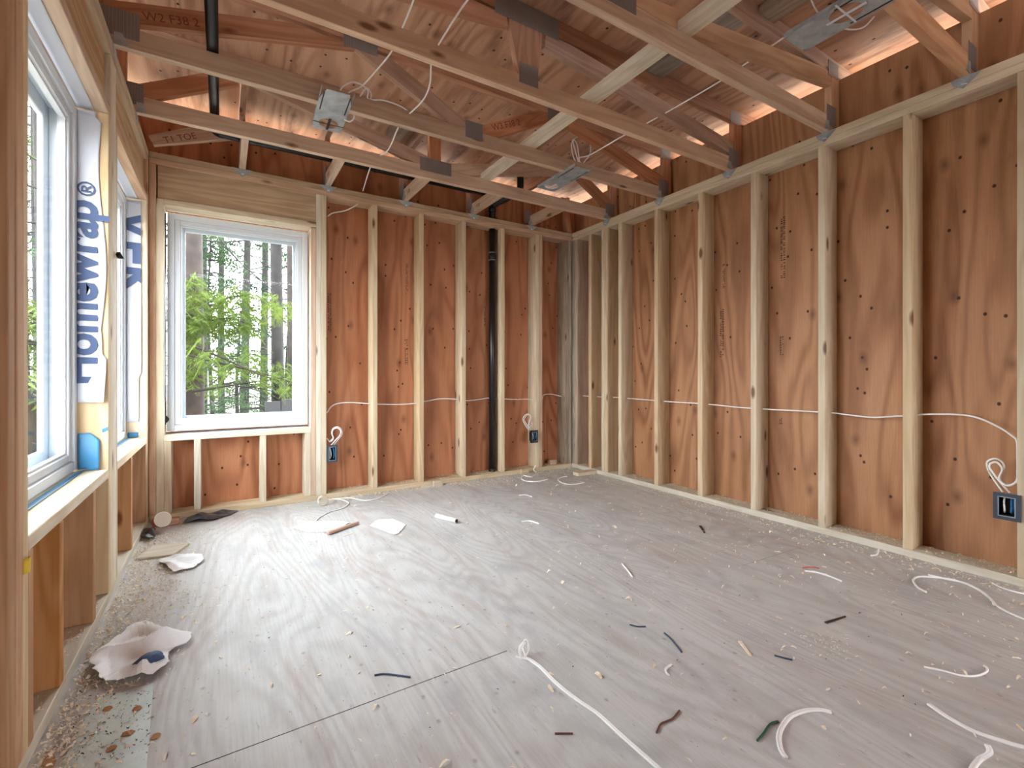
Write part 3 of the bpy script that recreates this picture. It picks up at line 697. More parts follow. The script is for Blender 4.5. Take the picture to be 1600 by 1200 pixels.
def fixture(label, c, ux, uy, w, h, hole, tape, mat_plate):
    ux = Vector(ux).normalized(); uy = Vector(uy).normalized(); n = ux.cross(uy)
    t = thing('fixture_bracket', label, 'bracket', c, 'light fixture brackets under the trusses')
    hole_plate('bracket_plate', c, ux, uy, w, h, hole, .0012, mat_plate, t)
    for s in (-1, 1):
        bm = bmesh.new(); obox(bm, Vector(c)+ux*(s*w*.5)+n*.009, ux, uy, n, .0015, h, .018); obj('side_flange', bm, mat_plate, t)
        bm = bmesh.new(); obox(bm, Vector(c)+ux*(s*w*.40)-uy*(h*.22)-n*.0006, ux, uy, n, .006, h*.42, .0014); obj('slot_rail', bm, M['tapeblk'], t)
    cc = Vector(c)+ux*hole[0]+uy*hole[1]-n*.0025
    for d, e in ((ux, uy), (uy, ux)):
        bm = bmesh.new(); L = w*1.02 if d == ux else hole[2]*2.5
        obox(bm, cc-n*(.001 if d == uy else 0), d, e, d.cross(e), L, .014 if d == uy else .007, .0008); obj('tape_strip', bm, tape, t)
    return t
# n = ux x uy must point up (plates are seen from below)
zf = ZT-.0035
fixture('galvanised fixture bracket with black tape cross over its round hole', (.497, 2.648, zf), (-1, .05, 0)[:0] or (1, -.04, 0), (-.04, -1, 0)[:0] or (.04, 1, 0), .155, .42, (0, .13, .052), M['tapeblk'], M['galv'])
fixture('dark fixture bracket with a white tape cross near the far right corner', (2.085, 2.70, zf), (1, 0, 0), (0, 1, 0), .150, .44, (0, .145, .048), M['tapewht'], M['galv'])
fixture('fixture bracket with wide white tape at the top right of the picture', (2.060, .905, zf), (1, 0, 0), (0, 1, 0), .16, .36, (-.01, -.02, .055), M['tapewht'], M['galv'])
# ------------------------------------------------------------------ cables overhead
RC = .0042
def run(label, pts, r=RC, n=10, group=None, mat='cable'): return tag(cable('electrical_cable', pts, r, M[mat], n=n), label, 'cable', group)
P = lambda u, v, y: onY(u, v, y)
run('white cable rising from the galvanised bracket toward the top of the picture', [P(538, 152, 2.655), P(548, 143, 2.66), P(566, 134, 2.66), P(590, 108, 2.5), P(612, 80, 2.3), P(632, 36, 2.05), P(646, 0, 1.9), P(656, -30, 1.8)])
run('white cable looping down from the top centre to the second truss', [P(738, -10, 1.80), P(715, 22, 1.85), P(690, 62, 1.95), P(675, 90, 2.06), P(672, 130, 2.25), P(662, 155, 2.4), P(645, 173, 2.52), P(636, 181, 2.625), P(624, 196, 2.66), P(611, 226, 2.9), P(604, 237, 3.05), P(597, 241, 3.17), P(585, 248, 3.25), P(577, 266, 3.38), P(567, 298, YB-.012)])
run('white cable arching behind the galvanised bracket', [P(531, 143, 2.66), P(536, 135, 2.66), P(551, 128, 2.66), P(566, 133, 2.66), P(575, 142, 2.66), P(576, 155, 2.66), P(600, 157, 2.66), P(624, 165, 2.66), P(637, 173, 2.665)])
run('small white cable loop beside the galvanised bracket', [P(541, 177, 2.65), P(551, 177, 2.65), P(553, 184, 2.65), P(547, 190, 2.65), P(538, 187, 2.65)])
run('small white cable arch right of the galvanised bracket', [P(560, 155, 2.67), P(568, 142, 2.67), P(574, 138, 2.67), P(580, 146, 2.67), P(579, 156, 2.67)])
run('long straight white cable running under the deck to the top right', [P(908, 256, 2.64), P(904, 247, 2.66), P(920, 243, 2.60), P(945, 229, 2.45), P(975, 211.5, 2.3), P(1010, 193, 2.1), P(1060, 165, 1.9), P(1120, 130, 1.68), P(1157, 105, 1.56), P(1220, 62, 1.32), P(1270, 30, 1.17), P(1315, 5, 1.06)])
run('white cable loop standing over the dark fixture bracket', [P(903, 258, 2.66), P(896, 245, 2.66), P(893, 225, 2.66), P(900, 215, 2.66), P(911, 212, 2.66), P(921, 222, 2.66), P(922, 240, 2.66), P(912, 254, 2.66)])
run('second white cable loop over the dark fixture bracket', [P(905, 257, 2.65), P(900, 240, 2.65), P(895, 219, 2.65), P(901, 224, 2.65), P(904, 240, 2.65), P(906, 257, 2.65)])
run('white cable arc hanging under the top right fixture bracket', [P(1266, -5, .98), P(1275, 15, .98), P(1290, 32, .98), P(1303, 40, .98), P(1330, 46, .96), P(1350, 42, .95), P(1366, 26, .94)], r=.0035)
# cable along the walls
ry = XR+.075
run('white cable threaded through the studs of the right wall', [onX(902, 618, ry)]+[onX(u, v, ry) for u, v in ((925, 619.5), (960, 621), (1000, 624), (1050, 628), (1100, 631), (1150, 636), (1200, 639.5), (1250, 642), (1300, 645), (1320, 647.5), (1362, 652), (1400, 650.5), (1430, 649), (1445, 647.5), (1490, 647.5), (1525, 652), (1560, 667), (1580, 680), (1589, 690), (1590, 715), (1590, 740))])
run('white cable threaded through the studs of the far wall', [onY(u, v, YB+.075) for u, v in ((511, 645), (518, 635), (530, 630), (550, 629), (580, 631), (620, 632), (650, 630), (670, 626), (690, 623), (715, 624), (730, 626), (750, 624), (765, 622), (800, 624), (828, 624), (834, 628), (846, 624), (850, 617), (862, 616), (875, 619), (883, 620))])
run('white cable sagging from the top plate beside the far window', [onY(u, v, YB+.05) for u, v in ((512, 338), (520, 333), (540, 329), (556, 321), (560, 317))])
run('twisted white cable above the outlet box at the right edge', [onX(u, v, XR+.03) for u, v in ((1567, 769), (1557, 755), (1546, 738), (1542, 725), (1546, 719), (1556, 717), (1566, 722), (1569, 732), (1563, 743), (1564, 750), (1572, 757), (1582, 757), (1589, 750), (1590, 735))])
run('second white cable above the outlet box at the right edge', [onX(u, v, XR+.02) for u, v in ((1578, 770), (1566, 757), (1553, 741), (1546, 730), (1548, 724), (1556, 722), (1563, 727), (1566, 735), (1561, 747), (1566, 754), (1576, 759), (1588, 753), (1591, 745))])
run('white cable loop above the slate outlet box by the far window', [onY(u, v, YB+.02) for u, v in ((516, 697), (524, 688), (531, 680), (532, 673), (527, 669), (521, 671), (519, 678), (521, 685), (516, 690), (511, 685))])
run('second white cable loop above the slate outlet box by the far window', [onY(u, v, YB+.03) for u, v in ((520, 697), (528, 687), (534, 679), (533, 671), (527, 667), (520, 670), (518, 677), (520, 684), (514, 691))])
run('white cable loop above the black outlet box on the doubled stud', [onY(u, v, YB-.02) for u, v in ((826, 672), (820, 663), (817, 655), (820, 649), (825, 647), (829, 651), (827, 659), (825, 666), (829, 668))])
run('second white cable loop above the black outlet box on the doubled stud', [onY(u, v, YB-.01) for u, v in ((829, 672), (822, 662), (819, 655), (823, 649), (827, 648), (829, 653), (826, 661), (830, 666), (832, 660))])

# ------------------------------------------------------------------ outlet boxes
def outlet(label, axis, a0, a1, z0, z1, face, depth, double=False, mat='boxblk'):
    """open electrical box; axis 'Y' = on the far wall, 'X' = on the right wall; opening faces the room"""
    c = ((a0+a1)/2, face, (z0+z1)/2) if axis == 'Y' else (face, (a0+a1)/2, (z0+z1)/2)
    t = thing('outlet_box', label, 'outlet box', c)
    def bx(bm, p0, p1, q0, q1, d0, d1):
        if axis == 'Y': addbox(bm, p0, p1, face+d0, face+d1, q0, q1)
        else: addbox(bm, face+d0, face+d1, p0, p1, q0, q1)
    f = .016 if not double else .018
    bm = bmesh.new(); bx(bm, a0, a0+f, z0, z1, 0, .012); bx(bm, a1-f, a1, z0, z1, 0, .012); bx(bm, a0+f, a1-f, z0, z0+f, 0, .012); bx(bm, a0+f, a1-f, z1-f, z1, 0, .012)
    obj('face_flange', bm, M[mat], t)
    bm = bmesh.new(); i = f-.003; e = .003
    for args in ((a0+i, a0+i+e, z0+i, z1-i), (a1-i-e, a1-i, z0+i, z1-i), (a0+i, a1-i, z0+i, z0+i+e), (a0+i, a1-i, z1-i-e, z1-i)): bx(bm, *args, -.002, .0125)
    obj('inner_rim', bm, M['rim'], t)
    bm = bmesh.new(); w = f
    bx(bm, a0+w, a0+w+.002, z0+w, z1-w, .012, depth); bx(bm, a1-w-.002, a1-w, z0+w, z1-w, .012, depth)
    bx(bm, a0+w, a1-w, z0+w, z0+w+.002, .012, depth); bx(bm, a0+w, a1-w, z1-w-.002, z1-w, .012, depth); bx(bm, a0+w, a1-w, z0+w, z1-w, depth-.002, depth)
    obj('box_shell', bm, M['boxin'], t)
    def wire(pts, mat, r=.003):
        q = []
        for p, d, z in pts: q.append((p, face+d, z) if axis == 'Y' else (face+d, p, z))
        cable('wire_end', q, r, M[mat], t)
    m = (a0+a1)/2; h = z1-z0
    k = -1 if axis == 'X' else 1
    wire([(m-.012*k, .03, z1-f-.006), (m-.010*k, .010, z1-h*.35), (m-.008*k, .008, z1-h*.62), (m-.012*k, .03, z0+f+.008)], 'cable', .0035)
    wire([(m+.010*k, .03, z1-f-.008), (m+.014*k, .008, z1-h*.5), (m+.012*k, .015, z0+f+.016), (m+.016*k, .035, z0+f+.012)], 'bluew', .004)
    wire([(m+.018*k, .03, z1-f-.010), (m+.020*k, .012, z1-h*.55), (m+.016*k, .02, z0+f+.02)], 'bluew', .0035)
    return t
outlet('slate blue outlet box beside the far window with blue wires inside', 'Y', .658, .733, .270, .398, YB-.010, .055)
outlet('black outlet box on the doubled stud left of the far corner', 'Y', 2.447, 2.5285, .283, .398, YB-.040, .05, mat='boxin')
outlet('large slate outlet box at the right edge of the picture', 'X', .470+.0, .578, .283, .395, XR-.012, .055, True) if 0 else None
outlet('large slate outlet box at the right edge of the picture', 'X', .602, .700, .283, .400, XR-.014, .012+.001, True) if 0 else None
outlet('large slate outlet box at the right edge of the picture', 'X', .600, .686, .283, .400, XR-.014, .06, True)

# ------------------------------------------------------------------ things on the floor
def fcable(label, pts, r=.0042, z=.0, mat='cable', twin=False, lift=None, name='cable_offcut', group='cable offcuts on the floor', end=True):
    q = []
    for i, p in enumerate(pts):
        w = onZ(p[0], p[1], r+z+(p[2] if len(p) > 2 else 0)); w.y = min(w.y, YB-.014); w.x = min(w.x, XR-.012); q.append(w)
    bm = bmesh.new(); path = catmull(q, 8)
    if twin:
        for s in (-1, 1):
            off = [a+Vector((0, 0, 0))+((path[min(i+1, len(path)-1)]-path[max(i-1, 0)]).cross(Vector((0, 0, 1))).normalized()*(s*r*.75)) for i, a in enumerate(path)]
            tube(bm, off, r, 8)
    else: tube(bm, path, r, 8)
    o = obj(name, bm, M[mat], None, smooth=True)
    return tag(o, label, 'cable', group)
fcable('long white cable with a small upright loop, in the centre foreground', [(820, 1003, .035), (813, 1012, .03), (815, 1026, .004), (828, 1031), (845, 1043), (868, 1066), (900, 1092), (935, 1116), (970, 1148), (1000, 1175), (1032, 1203), (1060, 1230)], .0036, twin=True)
fcable('short white cable loop end standing up in the centre foreground', [(806, 1026), (818, 1028), (825, 1015, .02), (825, 1003, .04), (820, 1000, .045), (817, 1012, .02), (822, 1027)], .0033)
fcable('white cable bent in a half circle in the right foreground', [(1299, 1113), (1280, 1109), (1255, 1111), (1232, 1122), (1218, 1145), (1219, 1168), (1227, 1183)], .0037, twin=True)
fcable('green wire scrap beside the half-circle cable', [(1216, 1127), (1203, 1132), (1192, 1147), (1183, 1157)], .0028, mat='green', name='wire_scrap')
fcable('thick white cable running out of the right side of the foreground', [(1451, 1100), (1480, 1120), (1520, 1142), (1560, 1156), (1602, 1168), (1650, 1176)], .0037, twin=True)
fcable('short curled white cable at the bottom right', [(1543, 1164, .03), (1546, 1176, .02), (1530, 1187), (1520, 1200), (1516, 1215)], .0037, twin=True)
fcable('thin pale wire hook in the right foreground', [(1444, 1042), (1470, 1047), (1500, 1055), (1525, 1056), (1541, 1050), (1542, 1043), (1537, 1040)], .0032)
fcable('short straight white cable piece in front of the fourth right stud', [(1257, 892), (1275, 894), (1295, 900), (1315, 908)], .0042)
fcable('thin red wire scrap behind a white cable piece', [(1254, 887), (1268, 886), (1280, 888)], .0022, mat='red', name='wire_scrap')
fcable('white looped cable by the right wall under the outlet box', [(1447, 925), (1433, 917), (1427, 906), (1436, 901), (1460, 902), (1490, 906), (1520, 917), (1545, 933), (1560, 948), (1585, 961), (1605, 969), (1640, 982)], .0042)
fcable('white cable lying along the looped cable by the right wall', [(1450, 898), (1480, 905), (1510, 912), (1535, 925), (1550, 938), (1553, 945)], .0045, z=.002)
fcable('thin white cable at the right edge near the sole plate', [(1550, 911), (1570, 920), (1600, 928), (1630, 935)], .0035)
fcable('short white cable tip beside the right sole plate', [(1373, 858, .01), (1370, 866), (1361, 868)], .0045)
fcable('short white cable piece right of the picture centre', [(972, 881), (980, 890), (988, 901)], .0042)
fcable('short white cable piece below the vent pipe', [(811, 774), (820, 773), (831, 776)], .0042)
fcable('short white cable piece on the bright floor nearer than the one below the vent pipe', [(815, 815), (828, 814), (842, 818)], .0045)
fcable('white cable ring near the far right corner', [(886, 744), (876, 746), (872, 750), (880, 755), (895, 757), (913, 754)], .0042)
fcable('curly white cable below the black outlet box', [(827, 724, .06), (830, 733, .02), (838, 739), (830, 745), (818, 743), (815, 748), (824, 752), (840, 752), (855, 749)], .0045)
fcable('white cable wandering along the far sole plate', [(500, 784), (515, 780), (545, 778), (570, 782), (590, 779), (605, 772)], .0042)
fcable('white cable curving away from the wood disc', [(508, 779), (530, 780), (545, 786), (535, 794), (515, 800), (500, 808), (493, 815)], .004)
fcable('dark blue wire scrap in the left foreground', [(585, 1055), (600, 1053), (620, 1055), (641, 1058)], .0028, mat='dkblue', name='wire_scrap')
fcable('short dark blue wire scrap right of centre', [(984, 976), (996, 979), (1009, 979)], .0025, mat='dkblue', name='wire_scrap')
fcable('bent dark blue wire scrap right of centre', [(1038, 989), (1050, 1000), (1065, 1019)], .0028, mat='dkblue', name='wire_scrap')
fcable('straight dark wire scrap right of the bent blue one', [(1210, 1024), (1225, 1028), (1238, 1031)], .0028, mat='dkblue', name='wire_scrap')
fcable('small bent pale wire in the centre right foreground', [(1049, 1038), (1041, 1044), (1041, 1050), (1045, 1055)], .0032, name='wire_scrap')
fcable('brown wire scrap with a white twist in the foreground', [(1026, 1145), (1032, 1132), (1042, 1127), (1052, 1122), (1062, 1110)], .0025, mat='brown', name='wire_scrap')
fcable('thin brown stick in the foreground left of the long cable', [(867, 1146), (880, 1146), (895, 1146)], .0022, mat='brown', name='wire_scrap')
def stick(name, label, a, b, w, h, mat, cat, z=0, group=None):
    p, q = onZ(*a), onZ(*b); d = (q-p); L = d.length; d.normalize(); s = Vector((-d.y, d.x, 0))
    bm = bmesh.new(); obox(bm, (p+q)/2+Vector((0, 0, h/2+z+.0004)), d, s, Vector((0, 0, 1)), L, w, h)
    # taper one end for a split look
    for v in bm.verts:
        if (v.co-p).dot(d) > L*.5: v.co += s*((-1 if (v.co-p).dot(s) > 0 else 1)*w*.22)
    o = obj(name, bm, mat, None, basis=Matrix((d, s, Vector((0, 0, 1)))).transposed(), bevel=min(w, h)*.15)
    return tag(o, label, cat, group)
stick('wood_splinter', 'dark wood splinter in the right foreground', (1290, 974), (1321, 964), .010, .004, M['dkbrown'], 'wood scrap')
stick('wood_splinter', 'pale wood splinter beside the dark wire scraps', (1156, 1003), (1173, 1026), .012, .004, M['shav'], 'wood scrap')
stick('wood_stick', 'brown wood stick lying on white paper scraps before the far window', (512, 836), (560, 819), .030, .014, M['web'], 'wood scrap', z=.004)
stick('wood_splinter', 'thin splinter beside the brown stick', (536, 838), (551, 834), .008, .003, M['shav'], 'wood scrap')
stick('plastic_scrap', 'small black plastic scrap on the floor before the right wall', (1094, 822), (1101, 833), .016, .004, M['boxin'], 'scrap')
# offcut discs and blocks
def disc(name, label, u, v, r, th, mat, cat, axis='Y', dark=None, z0=0.0005, group=None):
    c = onZ(u, v, 0); c.z = r+z0
    bm = bmesh.new(); d = Vector((.35, -1, 0)).normalized()*th/2 if axis == 'Y' else Vector((0, 0, th/2))
    if axis == 'Z': c.z = th/2+z0
    tube(bm, [c-d, c-d*.9, c+d*.9, c+d], [r*.96, r, r, r*.96], 24)
    o = tag(obj(name, bm, mat, None, smooth=False), label, cat, group)
    return o
disc('wood_disc', 'round wood disc standing on its edge below the far window', 504, 790, .034, .022, M['whitewood'], 'wood scrap')
for u, v, lab in ((685, 759, 'small pale wood block by the far sole plate'), (820, 740, 'small pale wood block below the black outlet box')):
    p = onZ(u, v, 0)
    o = tag(board('wood_block', p.x-.045, p.x+.03, p.y-.02, p.y+.02, .0006, .045, M['stud']), lab, 'wood scrap', 'wood blocks by the far wall')
o = tag(board('wood_block', 2.72, 2.80, YB+.03, YB+.08, .039, .085, M['chord']), 'small wood block inside the last stud bay of the far wall', 'wood scrap')
p = onZ(915, 742, 0)
tag(board('wood_block', p.x-.10, p.x+.12, p.y-.02, p.y+.06, .0006, .030, M['stud']), 'flat wood offcut in the far right corner', 'wood scrap')
p = onZ(262, 820, 0)
tag(board('wood_block', p.x-.03, p.x+.06, p.y-.02, p.y+.02, .0006, .04, M['web']), 'reddish wood offcut beside the paper cup', 'wood scrap')
# tube
a, b = onZ(682, 806, .014), onZ(713, 814, .014)
t = thing('cardboard_tube', 'white cardboard tube lying on the bright floor', 'tube', a)
bm = bmesh.new(); tube(bm, [a, b], .014, 18); obj('tube_wall', bm, M['paper'], t, smooth=True)
bm = bmesh.new(); d = (b-a).normalized(); tube(bm, [b, b+d*.003], .0115, 18); obj('tube_mouth', bm, M['dkbrown'], t)
# cup
c = onZ(236, 836, 0)
t = thing('paper_cup', 'tipped red paper cup with a cream lid in the left far corner', 'cup', c)
ax = Vector((.35, -.80, .32)).normalized()
c0 = Vector((c.x+.02, c.y+.09, .048))
bm = bmesh.new(); tube(bm, [c0, c0+ax*.085], [.030, .041], 28); obj('cup_body', bm, M['red'], t, smooth=False)
bm = bmesh.new(); tube(bm, [c0+ax*.0855, c0+ax*.089], [.0435, .0435], 28); obj('cup_lid', bm, M['cup'], t)
bm = bmesh.new(); s = ax.cross(Vector((0, 0, 1))).normalized(); q = s.cross(ax)
ring_ = [c0+ax*.089+(s*math.cos(6.28318*k/28)+q*math.sin(6.28318*k/28))*.042 for k in range(29)]
tube(bm, ring_, .0022, 6); obj('lid_rim', bm, M['paper'], t, smooth=True)
# crumpled items
def crumple(name, label, cat, outline, mat, hgt, seed, folds=6, n=46, thick=.0015, freq=7, floorz=.001, extra=None, edge_lift=0, parent=None):
    """outline: polygon in world XY; surface with sharp ridged folds"""
    from mathutils import geometry
    xs = [p[0] for p in outline]; ys = [p[1] for p in outline]; cx, cy = sum(xs)/len(xs), sum(ys)/len(ys)
    bm = bmesh.new(); K = 84; NR = 24
    # radial grid from the centre to the outline
    def hit(a):
        dx, dy = math.cos(a), math.sin(a); best = .01
        for i in range(len(outline)):
            x1, y1 = outline[i]; x2, y2 = outline[(i+1) % len(outline)]
            ex, ey = x2-x1, y2-y1; den = dx*ey-dy*ex
            if abs(den) < 1e-9: continue
            tt = ((x1-cx)*ey-(y1-cy)*ex)/den; uu = ((x1-cx)*dy-(y1-cy)*dx)/den
            if tt > 0 and -1e-6 <= uu <= 1+1e-6: best = max(best, tt)
        return best
    rr = random.Random(seed); dirs = [(rr.uniform(0, 3.14), rr.uniform(.6, 1.6)*freq, rr.uniform(0, 6)) for _ in range(folds)]
    def hh(x, y, r):
        h = 0
        for a, f, ph in dirs:
            s = (x*math.cos(a)+y*math.sin(a))*f+ph+1.2*noise.noise(Vector((x*5, y*5, seed)))
            h += abs((s % 2)-1)
        h = h/folds
        h = (h-.25)*1.5+.35*noise.noise(Vector((x*11, y*11, seed+3)))
        return max(0, h)*hgt*(1-.55*r**3)+edge_lift*r*r
    rings = []
    for i in range(NR+1):
        r = i/NR; ring = []
        for k in range(K):
            a = 2*math.pi*k/K; q = hit(a)*r*(1+(.10*noise.noise(Vector((math.cos(a)*7, math.sin(a)*7, seed))) if i else 0))
            x, y = cx+math.cos(a)*q, cy+math.sin(a)*q
            ring.append(bm.verts.new((x, y, floorz+thick+hh(x, y, r)))); 
            if i == 0: break
        rings.append(ring)
    for k in range(K): bm.faces.new([rings[0][0], rings[1][k], rings[1][(k+1) % K]])
    for A, B in zip(rings[1:], rings[2:]):
        for k in range(K): bm.faces.new([A[k], B[k], B[(k+1) % K], A[(k+1) % K]])
    geo = list(bm.faces)
    ret = bmesh.ops.duplicate(bm, geom=list(bm.verts)+list(bm.edges)+geo)
    for v in [g for g in ret['geom'] if isinstance(g, bmesh.types.BMVert)]: v.co.z -= thick
    o = obj(name, bm, mat, parent)
    if label: tag(o, label, cat)
    return o
def F2(*pts): return [(onZ(u, v).x, min(onZ(u, v).y, YB-.012)) for u, v in pts]
hw = crumple('crumpled_wrap', 'large crumpled white house wrap scrap with blue print in the left foreground', 'house wrap', F2((148, 1030), (180, 1010), (208, 985), (222, 979), (262, 992), (280, 998), (298, 1000), (296, 1010), (272, 1018), (262, 1030), (262, 1048), (240, 1062), (205, 1072), (165, 1072), (146, 1060), (138, 1052)), M['wrap_lit'], .060, 5, folds=4, freq=9, floorz=.004, edge_lift=.010)
hb_ = crumple('printed_patch', None, None, F2((205, 1057), (222, 1044), (236, 1038), (228, 1050), (252, 1036), (258, 1046), (236, 1056)), M['ink'], .030, 5, folds=4, freq=9, floorz=.030, thick=.001, parent=hw)
crumple('crumpled_rag', 'small crumpled white plastic by the pale board on the left', 'plastic', F2((247, 880), (262, 872), (272, 868), (290, 873), (316, 872), (318, 880), (300, 890), (272, 897), (260, 890)), M['wrap_lit'], .045, 11, folds=4, freq=11, edge_lift=.004)
crumple('black_plastic_bag', 'black plastic sheet scrap against the sole plate under the far window', 'plastic', F2((284, 820), (300, 803), (318, 790), (345, 789), (372, 790), (360, 806), (330, 815), (305, 817)), M['dkplas'], .045, 23, folds=4, freq=6, edge_lift=.004)
crumple('paper_scrap', 'white paper scrap left of the brown wood stick', 'paper', F2((456, 825), (475, 816), (520, 815), (548, 817), (520, 832), (480, 832)), M['paper'], .010, 31, folds=3, freq=7)
crumple('paper_scrap', 'torn white paper on the brightest floor before the far wall', 'paper', F2((578, 822), (592, 812), (612, 811), (634, 820), (628, 829), (618, 837), (602, 831)), M['paper'], .010, 37, folds=3, freq=7)
crumple('dark_plastic_cap', 'crushed dark brown plastic beside the paper cup', 'plastic', F2((219, 843), (221, 832), (230, 828), (243, 833), (243, 842), (232, 848)), M['dkbrown'], .055, 41, folds=3, freq=16, edge_lift=.01)
crumple('plastic_wad', 'wad of clear plastic on the sill of the near left window', 'plastic', [(XL-.090+a, L1a+.02+b) for a, b in ((0, 0), (.05, 0), (.055, .10), (.02, .16), (0, .12))], M['wrap'], .05, 43, folds=3, freq=16, floorz=.5475)
crumple('leaf_scrap', 'curled brown bark piece at the bottom left corner', 'bark', F2((64, 1200), (70, 1185), (84, 1178), (88, 1190), (82, 1205)), M['chip'], .012, 47, folds=3, freq=20)
# sheet metal panel and pale board
pts = F2((96, 1200), (180, 1066), (246, 1062), (226, 1170), (190, 1235), (70, 1240))
pts = F2((146, 1102), (158, 1092), (240, 1068), (232, 1170), (226, 1230), (60, 1262))
o = tag(prism('sheet_metal_panel', pts, 'XY', .0008, .0025, M['sheet'], bevel=0), 'flat pale sheet metal panel strewn with chips in the left foreground', 'sheet metal')
sheetp = o
pts = F2((212, 876), (244, 853), (296, 852), (270, 870))
tag(prism('pale_board', pts, 'XY', .0008, .012, M['whitewood'], bevel=.001), 'thin pale board scrap on the floor by the left wall', 'board')
tag(sheet('yellow_tag', lambda u, v: (XL+.002+.008*math.sin(u*3), 1.522+.025*u, .465+.035*v), M['yellow'], None, None, nu=5, nv=5, amp=.006), 'small yellow tag stuck on the near left post', 'tag')
# leaf caught on the post between the windows
crumple('dead_leaf', None, None, [(XL+.001, 2.62), (XL+.02, 2.61), (XL+.03, 2.64), (XL+.004, 2.66)], M['dkbrown'], .03, 51, folds=2, freq=30, floorz=1.43)
tag(bpy.data.objects['dead_leaf'], 'small dark dead leaf caught on the post between the left windows', 'leaf')

# countless shavings
def shavings(name, label, spots, mat, seed):
    rr = random.Random(seed); bm = bmesh.new()
    for (x, y, z, sc) in spots:
        a = rr.uniform(0, 6.28); L = rr.uniform(.006, .02)*sc; w = L*rr.uniform(.15, .5); h = rr.uniform(.0008, .006)*sc
        d = Vector((math.cos(a), math.sin(a), 0)); s = Vector((-d.y, d.x, 0)); c = Vector((x, y, z+.0006))
        cur = rr.uniform(-.6, .6); prev = None
        for k in range(4):
            t = k/3-.5; p = c+d*(L*t)+s*(cur*L*t*t)+Vector((0, 0, h*(1-4*t*t) if rr.random() < .9 else h))
            wd = w*(1-abs(t)*.9)
            q = (bm.verts.new(p+s*wd/2), bm.verts.new(p-s*wd/2+Vector((0, 0, rr.uniform(0, .5)*wd))))
            if prev: bm.faces.new([prev[0], q[0], q[1], prev[1]])
            prev = q
    o = obj(name, bm, mat); o['kind'] = 'stuff'; return tag(o, label, 'shavings')
rr = random.Random(3)
sp = []
for _ in range(3200):     # the open floor, denser in the near right
    x = rr.uniform(XL+.02, XR-.02); y = rr.uniform(.35, YB-.02)
    w = .25+.75*max(0, (x-.9)/2)*(1 if y < 2.4 else .5)
    if rr.random() < w: sp.append((x, y, 0, rr.uniform(.45, 1.0)+rr.random()**4*1.2))
for _ in range(1300):    # drifts along the far and the right plates
    x = rr.uniform(.6, XR-.02); sp.append((x, YB-.008-abs(rr.gauss(0, .045))*(1+1.6*(x > 1.7)), 0, rr.uniform(.6, 1.5)))
for _ in range(900):
    y = rr.uniform(.45, YB-.02); sp.append((XR-.008-abs(rr.gauss(0, .08)), y, 0, rr.uniform(.5, 1.4)))
for _ in range(4200):     # the heap along the left wall
    y = rr.uniform(1.15, 3.4); sp.append((XL+.008+abs(rr.gauss(0, .13 if y > 1.8 else .08)), y, 0, rr.uniform(.4, 1.25)))
for _ in range(160): sp.append((rr.gauss(1.92, .13), rr.gauss(3.50, .05), 0, rr.uniform(.5, 1.2)))
for _ in range(90): sp.append((rr.gauss(1.79, .06), rr.gauss(.83, .04), 0, rr.uniform(.4, .9)))
shavings('wood_shavings', 'fine wood shavings and chips scattered over the plywood floor', sp, M['shav'], 5)
sp = []
ys = [.618, 1.022, 1.425, 1.838, 2.245, 2.654, 3.060]
for _ in range(1500):
    y = rr.uniform(.63, 3.6)
    if any(s-.05 < y < s+.01 for s in ys): continue
    sp.append((XR+.02+rr.uniform(0, .11), y, .038+abs(rr.gauss(0, .003)), rr.uniform(.4, 1.1)))
shavings('wood_shavings', 'wood shavings lying on the sole plate of the right wall', sp, M['shav'], 6)
sp = [(rr.uniform(.67, 2.85), YB+.01+rr.uniform(0, .11), .038+abs(rr.gauss(0, .006)), rr.uniform(.4, 1.2)) for _ in range(1100)]
shavings('wood_shavings', 'wood shavings lying on the sole plate of the far wall', sp, M['shav'], 8)
sp = [(XL-.015-rr.uniform(0, .115), rr.uniform(1.6, 2.48), .038, rr.uniform(.3, .9)) for _ in range(500)]
shavings('wood_shavings', 'dusty shavings on the sole plate of the left wall', sp, M['shav'], 9)
sp = []
for _ in range(260):
    u, v = rr.uniform(0, 1), rr.uniform(0, 1); p = onZ(115+120*u, 1190-115*v); sp.append((p.x, p.y, .0028, rr.uniform(.15, .6)))
shavings('dark_chips', 'tiny dark chips sprinkled on the sheet metal panel', sp, M['dkbrown'], 10)
sp = [(rr.uniform(XL+.1, XR-.1), rr.uniform(.4, YB-.2), 0, rr.uniform(.2, .6)) for _ in range(420)]
shavings('dark_chips', 'tiny dark chips scattered over the floor', sp, M['dkbrown'], 12)
for u, v, sc, lab in ((214, 1110, 1, 'bark chip on the sheet metal panel near its upper right corner'), (168, 1110, 1, 'bark chip on the sheet metal panel near its upper left corner'), (200, 1148, 1.3, 'largest bark chip in the middle of the sheet metal panel'), (174, 1172, 1, 'bark chip low on the left half of the sheet metal panel'), (243, 1152, 1, 'bark chip on the floor just right of the sheet metal panel')):
    c = onZ(u, v); crumple('bark_chip', lab, 'bark', [(c.x+.012*sc*math.cos(a), c.y+.009*sc*math.sin(a)) for a in (0, 1.2, 2.4, 3.5, 5)], M['chip'], .008, int(u), folds=2, freq=40, floorz=.0028 if u < 235 else .0006)

